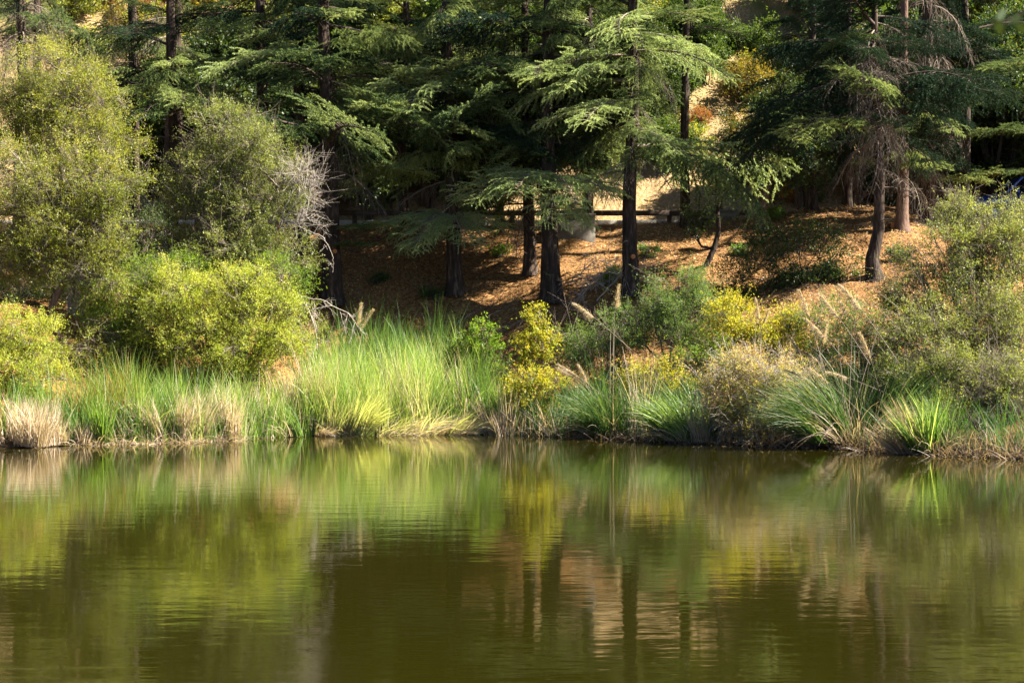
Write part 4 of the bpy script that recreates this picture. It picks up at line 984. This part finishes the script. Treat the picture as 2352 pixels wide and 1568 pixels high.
dead_branches('dead_branch', 'pale leafless limb arching over the reeds from the grey green willow', at(640, 640, D), [at(640, 640, D), at(690, 680, D), at(740, 690, D - .3), at(800, 720, D - .5), at(830, 760, D - .6)], 71, 16)
dead_branches('dead_branch', 'lower pale limb bending down into the tall dry stalks', at(660, 660, D), [at(660, 660, D - .2), at(705, 700, D - .5), at(725, 760, D - .8), at(735, 830, D - .9)], 72, 14)
dead_branches('dead_branch', 'curved grey twig hanging off the willow before the dark trunk', at(690, 520, D), [at(690, 520, D), at(745, 545, D - .2), at(765, 590, D - .3), at(764, 625, D - .3)], 73, 4, .012)
for k, (x0, y0, x1, y1, lab) in enumerate([(1310, 660, 1420, 640, 'grey brush heap of cut branches at the foot of the thick cedar'), (1370, 700, 1500, 650, 'grey cut branches piled against the straight scarred cedar'), (1420, 640, 1330, 720, 'grey limb lying across the brush heap')]):
    a = ground(x0, y0, 47) + np.array([0, 0, .15]); e = ground(x1, y1, 47) + np.array([0, 0, .5])
    dead_branches('brush_pile', lab, a, [a, (a + e) / 2 + np.array([0, -.2, .45]), e], 80 + k, 34, .022, 'twig_pale', 'brush pile', 'heaped cut branches on the slope', 1.3)
for k, (x0, y0, x1, y1, lab) in enumerate([(1010, 800, 1200, 690, 'long grey pole lying down the bare brown slope'), (1040, 750, 1140, 700, 'short bleached stick on the bare brown slope'), (2160, 640, 2085, 560, 'pale broken limb propped on the slope by the crooked trunk'), (1110, 790, 1215, 735, 'grey fallen branch above the green sapling'), (1760, 640, 1660, 690, 'dark fallen branch in the saplings on the slope')]):
    a = ground(x0, y0, 46) + np.array([0, 0, .05]); e = ground(x1, y1, 46) + np.array([0, 0, .08])
    dead_branches('fallen_branch', lab, a, [a, (a + e) / 2 + np.array([0, 0, .05]), e], 90 + k, 5, .025, 'twig', 'fallen branch', 'fallen branches on the slope', .5)
b = foot(2240, 37.0)
dead_branches('dead_branch', 'dark forked dead limb standing in the water at the lower right', b, [b, at(2250, 1000, 37), at(2230, 960, 37.2), at(2210, 930, 37.4)], 76, 8, .03, 'twig_dark')
dead_branches('dead_branch', 'pale forked stick leaning into the water at the lower right', at(2275, 1045, 36.9), [at(2285, 1050, 36.9), at(2268, 1010, 36.9), at(2250, 975, 37)], 77, 4, .018, 'twig_pale')

# ------------------------------------------------------------------ litter on the slope
rng = np.random.default_rng(400)
g = Geo(); n = 70000
x = rng.uniform(-14, 17, n); y = rng.uniform(46, CREST + .3, n)
ok = y > shore(x) + 2.6; x, y = x[ok], y[ok]; n = len(x)
p = np.stack([x, y, gz(x, y) + rng.uniform(.005, .04, n)], 1)
dv = rng.normal(size=(n, 3)); dv[:, 2] = dv[:, 2] * .35 + dv[:, 1] * .4
nn = unit(np.array([0, -.5, .85]) + rng.normal(size=(n, 3)) * .35)
cl = .5 + .5 * np.sin(x * 1.1 + np.sin(y * .9) * 2) * np.sin(y * 1.4 + x * .5)
leaves(g, p, dv, rng.uniform(.05, .12, n), rng.uniform(.025, .05, n), np.clip(-.05 + .6 * rng.random(n) + .5 * cl + rng.normal(size=n) * .1, 0, 1), 0, nn)
tag(g.build('leaf_litter', [M['litter']]), 'dry tan and rust leaves covering the bank', 'fallen leaves', kind='stuff')
g = Geo(); n = 900
x = rng.uniform(-10, 15, n); y = rng.uniform(49, CREST, n); p = np.stack([x, y, gz(x, y) + .03], 1)
a = rng.normal(R(0), .9, n); l = rng.uniform(.15, .6, n)
x2, y2 = x + np.cos(a) * l, y + np.sin(a) * l
sticks(g, p, np.stack([x2, y2, gz(x2, y2) + rng.uniform(.03, .12, n)], 1), .008, .004)
tag(g.build('fallen_twigs', [M['twig']]), 'small grey twigs scattered over the leaf litter', 'twigs', kind='stuff')
g = Geo(); n = 20000
x = rng.uniform(-22, 26, n); y = rng.uniform(ROAD1 + .3, 100, n)
p = np.stack([x, y, gz(x, y) - .03], 1)
dens_ = .5 + .5 * np.sin(x * .8 + np.sin(y * .5) * 3)
ok = rng.random(n) < .25 + .75 * dens_; p = p[ok]; n = len(p)
blades(g, p, np.stack([rng.normal(size=n) * .4, rng.normal(size=n) * .4 - .2, np.ones(n)], 1), rng.uniform(.2, .6, n), .03, rng.uniform(.1, .3, n), rng.random(n), 0, 2)
tag(g.build('dry_grass', [M['drygrass']]), 'thin dry grass on the hillside behind the road', 'dry grass', kind='stuff')

g = Geo(); n = 420
px_ = rng.uniform(0, 2352, n); x = np.interp(px_, [p for p, _ in SH], _sx); y = shore(x) - rng.exponential(1.0, n) - .1
leaves(g, np.stack([x, y, np.full(n, .006)], 1), np.stack([rng.normal(size=n), rng.normal(size=n), np.zeros(n)], 1), rng.uniform(.04, .10, n), rng.uniform(.015, .035, n), rng.uniform(.3, 1, n), 0, np.array([0, 0, 1.]))
tag(g.build('floating_leaves', [M['litter']]), 'small dry leaves floating near the water edge', 'fallen leaves', kind='stuff')

# ------------------------------------------------------------------ rail, concrete, car
yr = ROAD0 - .35
t = thing('guard_rail', (0, yr, ROADZ), 'long low dark timber guard rail along the road edge', 'guard rail')
x = -30.0
while x < 9.0:
    g = Geo(); box(g, (x + 1.5, 0, .43), (2.98, .12, .20), bev=.015); g.build('rail_beam', [M['railwood']], t)
    g = Geo(); box(g, (x, .13, .16), (.18, .14, .78), bev=.02); g.build('post', [M['railwood']], t)
    x += 3.0
p = ground(1322, 545)
t = thing('concrete_headwall', (p[0], p[1] - .1, p[2] - .1), 'grey concrete drain wall set into the slope right of the thick cedar', 'wall')
w_ = 90 * p[1] / F
g = Geo(); box(g, (0, .5, .1), (w_, .9, 1.55), bev=.02); g.build('wall_block', [M['concrete']], t)
g = Geo(); box(g, (0, .47, .92), (w_ + .06, 1.0, .09), bev=.02); g.build('coping', [M['concrete']], t)
p = foot(1655, 59.4)
t = thing('concrete_pedestal', (p[0], p[1], p[2] - .06), 'squat concrete block with a timber post where the guard rail ends', 'concrete block')
g = Geo(); box(g, (0, 0, .18), (1.2, .62, .42), bev=.025); g.build('block', [M['concrete']], t)
g = Geo(); box(g, (0, -.02, .43), (1.28, .7, .09), bev=.02); g.build('cap', [M['concrete']], t)
g = Geo(); box(g, (-.06, 0, .72), (.26, .22, .5), bev=.02); g.build('post', [M['railwood']], t)
p = ground(2053, 527)
t = thing('sawn_log', p + np.array([0, -.1, .12]), 'short sawn log with an orange cut end beside the lit cedar trunk', 'log')
g = Geo(); tube(g, [(0, .5, 0), (0, 0, 0)], [.15, .15], 12, 0, cap=False); g.build('bark', [M['bark']], t)
g = Geo(); tube(g, [(0, .02, 0), (0, -.008, 0)], [.135, .135], 12, 0); g.build('cut_end', [M['cutwood']], t)

def car_paint():
    m, n, l = mat('blue_car_paint')
    p = n.new('ShaderNodeBsdfPrincipled'); p.inputs['Base Color'].default_value = (.012, .07, .32, 1)
    p.inputs['Metallic'].default_value = .2; p.inputs['Roughness'].default_value = .3; p.inputs['Coat Weight'].default_value = .8
    o = n.new('ShaderNodeOutputMaterial'); l.new(p.outputs[0], o.inputs[0]); return m
def plain(name, col, rough=.5, metal=0.0):
    m, n, l = mat(name)
    p = n.new('ShaderNodeBsdfPrincipled'); p.inputs['Base Color'].default_value = (*col, 1); p.inputs['Roughness'].default_value = rough; p.inputs['Metallic'].default_value = metal
    o = n.new('ShaderNodeOutputMaterial'); l.new(p.outputs[0], o.inputs[0]); return m
M['paint'] = car_paint(); M['glass'] = plain('dark_glass', (.01, .012, .015), .05); M['rubber'] = plain('tyre_rubber', (.02, .02, .02), .8)
M['alloy'] = plain('wheel_alloy', (.5, .5, .52), .35, 1.0); M['lamp'] = plain('lamp_lens', (.7, .7, .7), .1)
def section(g, prof, widths, mi=0):
    """A closed side outline (x, z) swept across the car with the given half widths and rounded shoulders."""
    prof = np.array(prof, float); k = len(prof); rows = []
    for yy, sh in ((-1, .0), (-.93, .035), (.93, .035), (1, .0)):
        rows.append(np.stack([prof[:, 0] * (1 if sh else .992), yy * np.asarray(widths), prof[:, 1] + (sh if sh else 0)], 1))
    base = g.n; g.add(np.concatenate(rows), np.array([[r_ * k + i, r_ * k + (i + 1) % k, (r_ + 1) * k + (i + 1) % k, (r_ + 1) * k + i] for r_ in range(3) for i in range(k)]), mi)
    g.F.append((np.array([list(range(k))]) + base, mi)); g.F.append((np.array([list(range(4 * k - 1, 3 * k - 1, -1))]) + base, mi))
cp = foot(2200, 61.9); cp[0] += 2.9; cp[2] = ROADZ + .03
t = thing('parked_car', cp, 'blue car parked in deep shade at the right edge behind the willow bush', 'car')
t.scale = (1.22, 1.12, 1.34)
g = Geo(); section(g, [(-2.25, .32), (-2.28, .6), (-2.1, .80), (-1.2, .93), (1.6, .97), (2.2, .9), (2.25, .45), (2.2, .30), (1.75, .30), (1.65, .55), (1.35, .66), (1.05, .55), (.95, .28), (-1.0, .28), (-1.1, .55), (-1.4, .66), (-1.7, .55), (-1.8, .32)], np.full(18, .88)); g.build('body', [M['paint']], t)
g = Geo(); section(g, [(-1.15, .95), (-.45, 1.40), (.9, 1.43), (1.75, .97)], [.82, .66, .66, .80]); g.build('cabin_glass', [M['glass']], t)
g = Geo(); section(g, [(-.5, 1.40), (-.3, 1.47), (.8, 1.49), (1.05, 1.41)], [.67, .62, .62, .67]); ro = g.build('roof', [M['paint']], t)
for x_ in (-.48, .35, 1.25):
    for sd in (-1, 1):
        g = Geo(); tube(g, [(x_ - (.55 if x_ < 0 else (-.35 if x_ > 1 else 0)), sd * .835, .97), (x_ if x_ < 1 else 1.0, sd * .69, 1.43)], [.035, .03], 6); g.build('window_pillar', [M['paint']], t)
for x_ in (-1.4, 1.35):
    for sd in (-1, 1):
        g = Geo(); tube(g, [(x_, sd * .66, .32), (x_, sd * .70, .32), (x_, sd * .86, .32), (x_, sd * .89, .32)], [.24, .32, .32, .27], 20); w = g.build('wheel', [M['rubber']], t)
        g = Geo(); tube(g, [(x_, sd * .88, .32), (x_, sd * .895, .32)], [.20, .185], 14); g.build('rim', [M['alloy']], w)
for sd in (-1, 1):
    g = Geo(); box(g, (-2.2, sd * .62, .68), (.16, .36, .14), bev=.04); g.build('headlight', [M['lamp']], t)
    g = Geo(); box(g, (-.72, sd * .97, 1.0), (.12, .2, .14), bev=.04); g.build('wing_mirror', [M['paint']], t)
    g = Geo(); box(g, (.1, sd * .895, .82), (.18, .03, .03), bev=.01); g.build('door_handle', [M['paint']], t)
g = Geo(); box(g, (-2.24, 0, .38), (.12, 1.6, .2), bev=.05); g.build('bumper', [M['rubber']], t)

# a leafy twig hanging close to the camera, out of focus
p = at(2400, 20, 3.0)
t = thing('overhanging_twig', p, 'blurred dark leaves hanging into the top right corner close to the viewer', 'twig')
g = Geo(); tw_ = np.array([at(2460, -30, 3.0), at(2385, 10, 3.0), at(2330, 40, 3.02), at(2290, 60, 3.0)]) - p; tube(g, tw_, [.003, .0025, .002, .0012], 5); g.build('stem', [M['twig_dark']], t)
for k, (lx_, ly_, a_) in enumerate([(2334, 46, .4), (2347, 66, -.5), (2300, 34, .9), (2292, 52, .2), (2297, 66, -.8), (2372, 22, .3)]):
    g = Geo(); c_ = at(lx_, ly_, 3.0) - p; u_ = np.array([math.cos(a_), .3, math.sin(a_)]); w_ = unit(np.cross(u_, [0, 1, .4]))
    q_ = [c_ - u_ * .016, c_ - u_ * .006 + w_ * .008, c_ + u_ * .006 + w_ * .007, c_ + u_ * .017, c_ + u_ * .006 - w_ * .007, c_ - u_ * .006 - w_ * .008]
    g.add(q_, [[0, 1, 5], [2, 3, 4]], 0, np.full(6, .4)); g.F.append((np.array([[1, 2, 4, 5]]), 0)); g.build('leaf', [M['oak']], t)

# small striped cloth in the willow
p = at(716, 432, 58.8)
t = thing('striped_flag', p, 'small red and white striped flag in the dark gap beside the dead twigs', 'flag')
M['red'] = plain('red_cloth', (.30, .02, .04), .8); M['white'] = plain('white_cloth', (.7, .66, .62), .8)
for k in range(5):
    g = Geo(); u = np.linspace(0, .42, 8)
    top = np.stack([u - k * .055, -.03 * np.sin(u * 14), -.75 * u - k * .062 + .1], 1); bot = top + np.array([-.055, 0, -.062])
    back = np.array([0, .006, 0])
    V = np.concatenate([top, bot, top + back, bot + back]); q = np.arange(7)[:, None]
    g.add(V, np.concatenate([np.hstack([q, q + 8, q + 9, q + 1]), np.hstack([q + 16, q + 17, q + 25, q + 24])]))
    g.build('stripe', [M['red'] if k % 2 == 0 else M['white']], t)
g = Geo(); tube(g, [(.0, .01, -1.6), (.0, .01, .25)], [.012, .01], 6); g.build('pole', [M['railwood']], t)
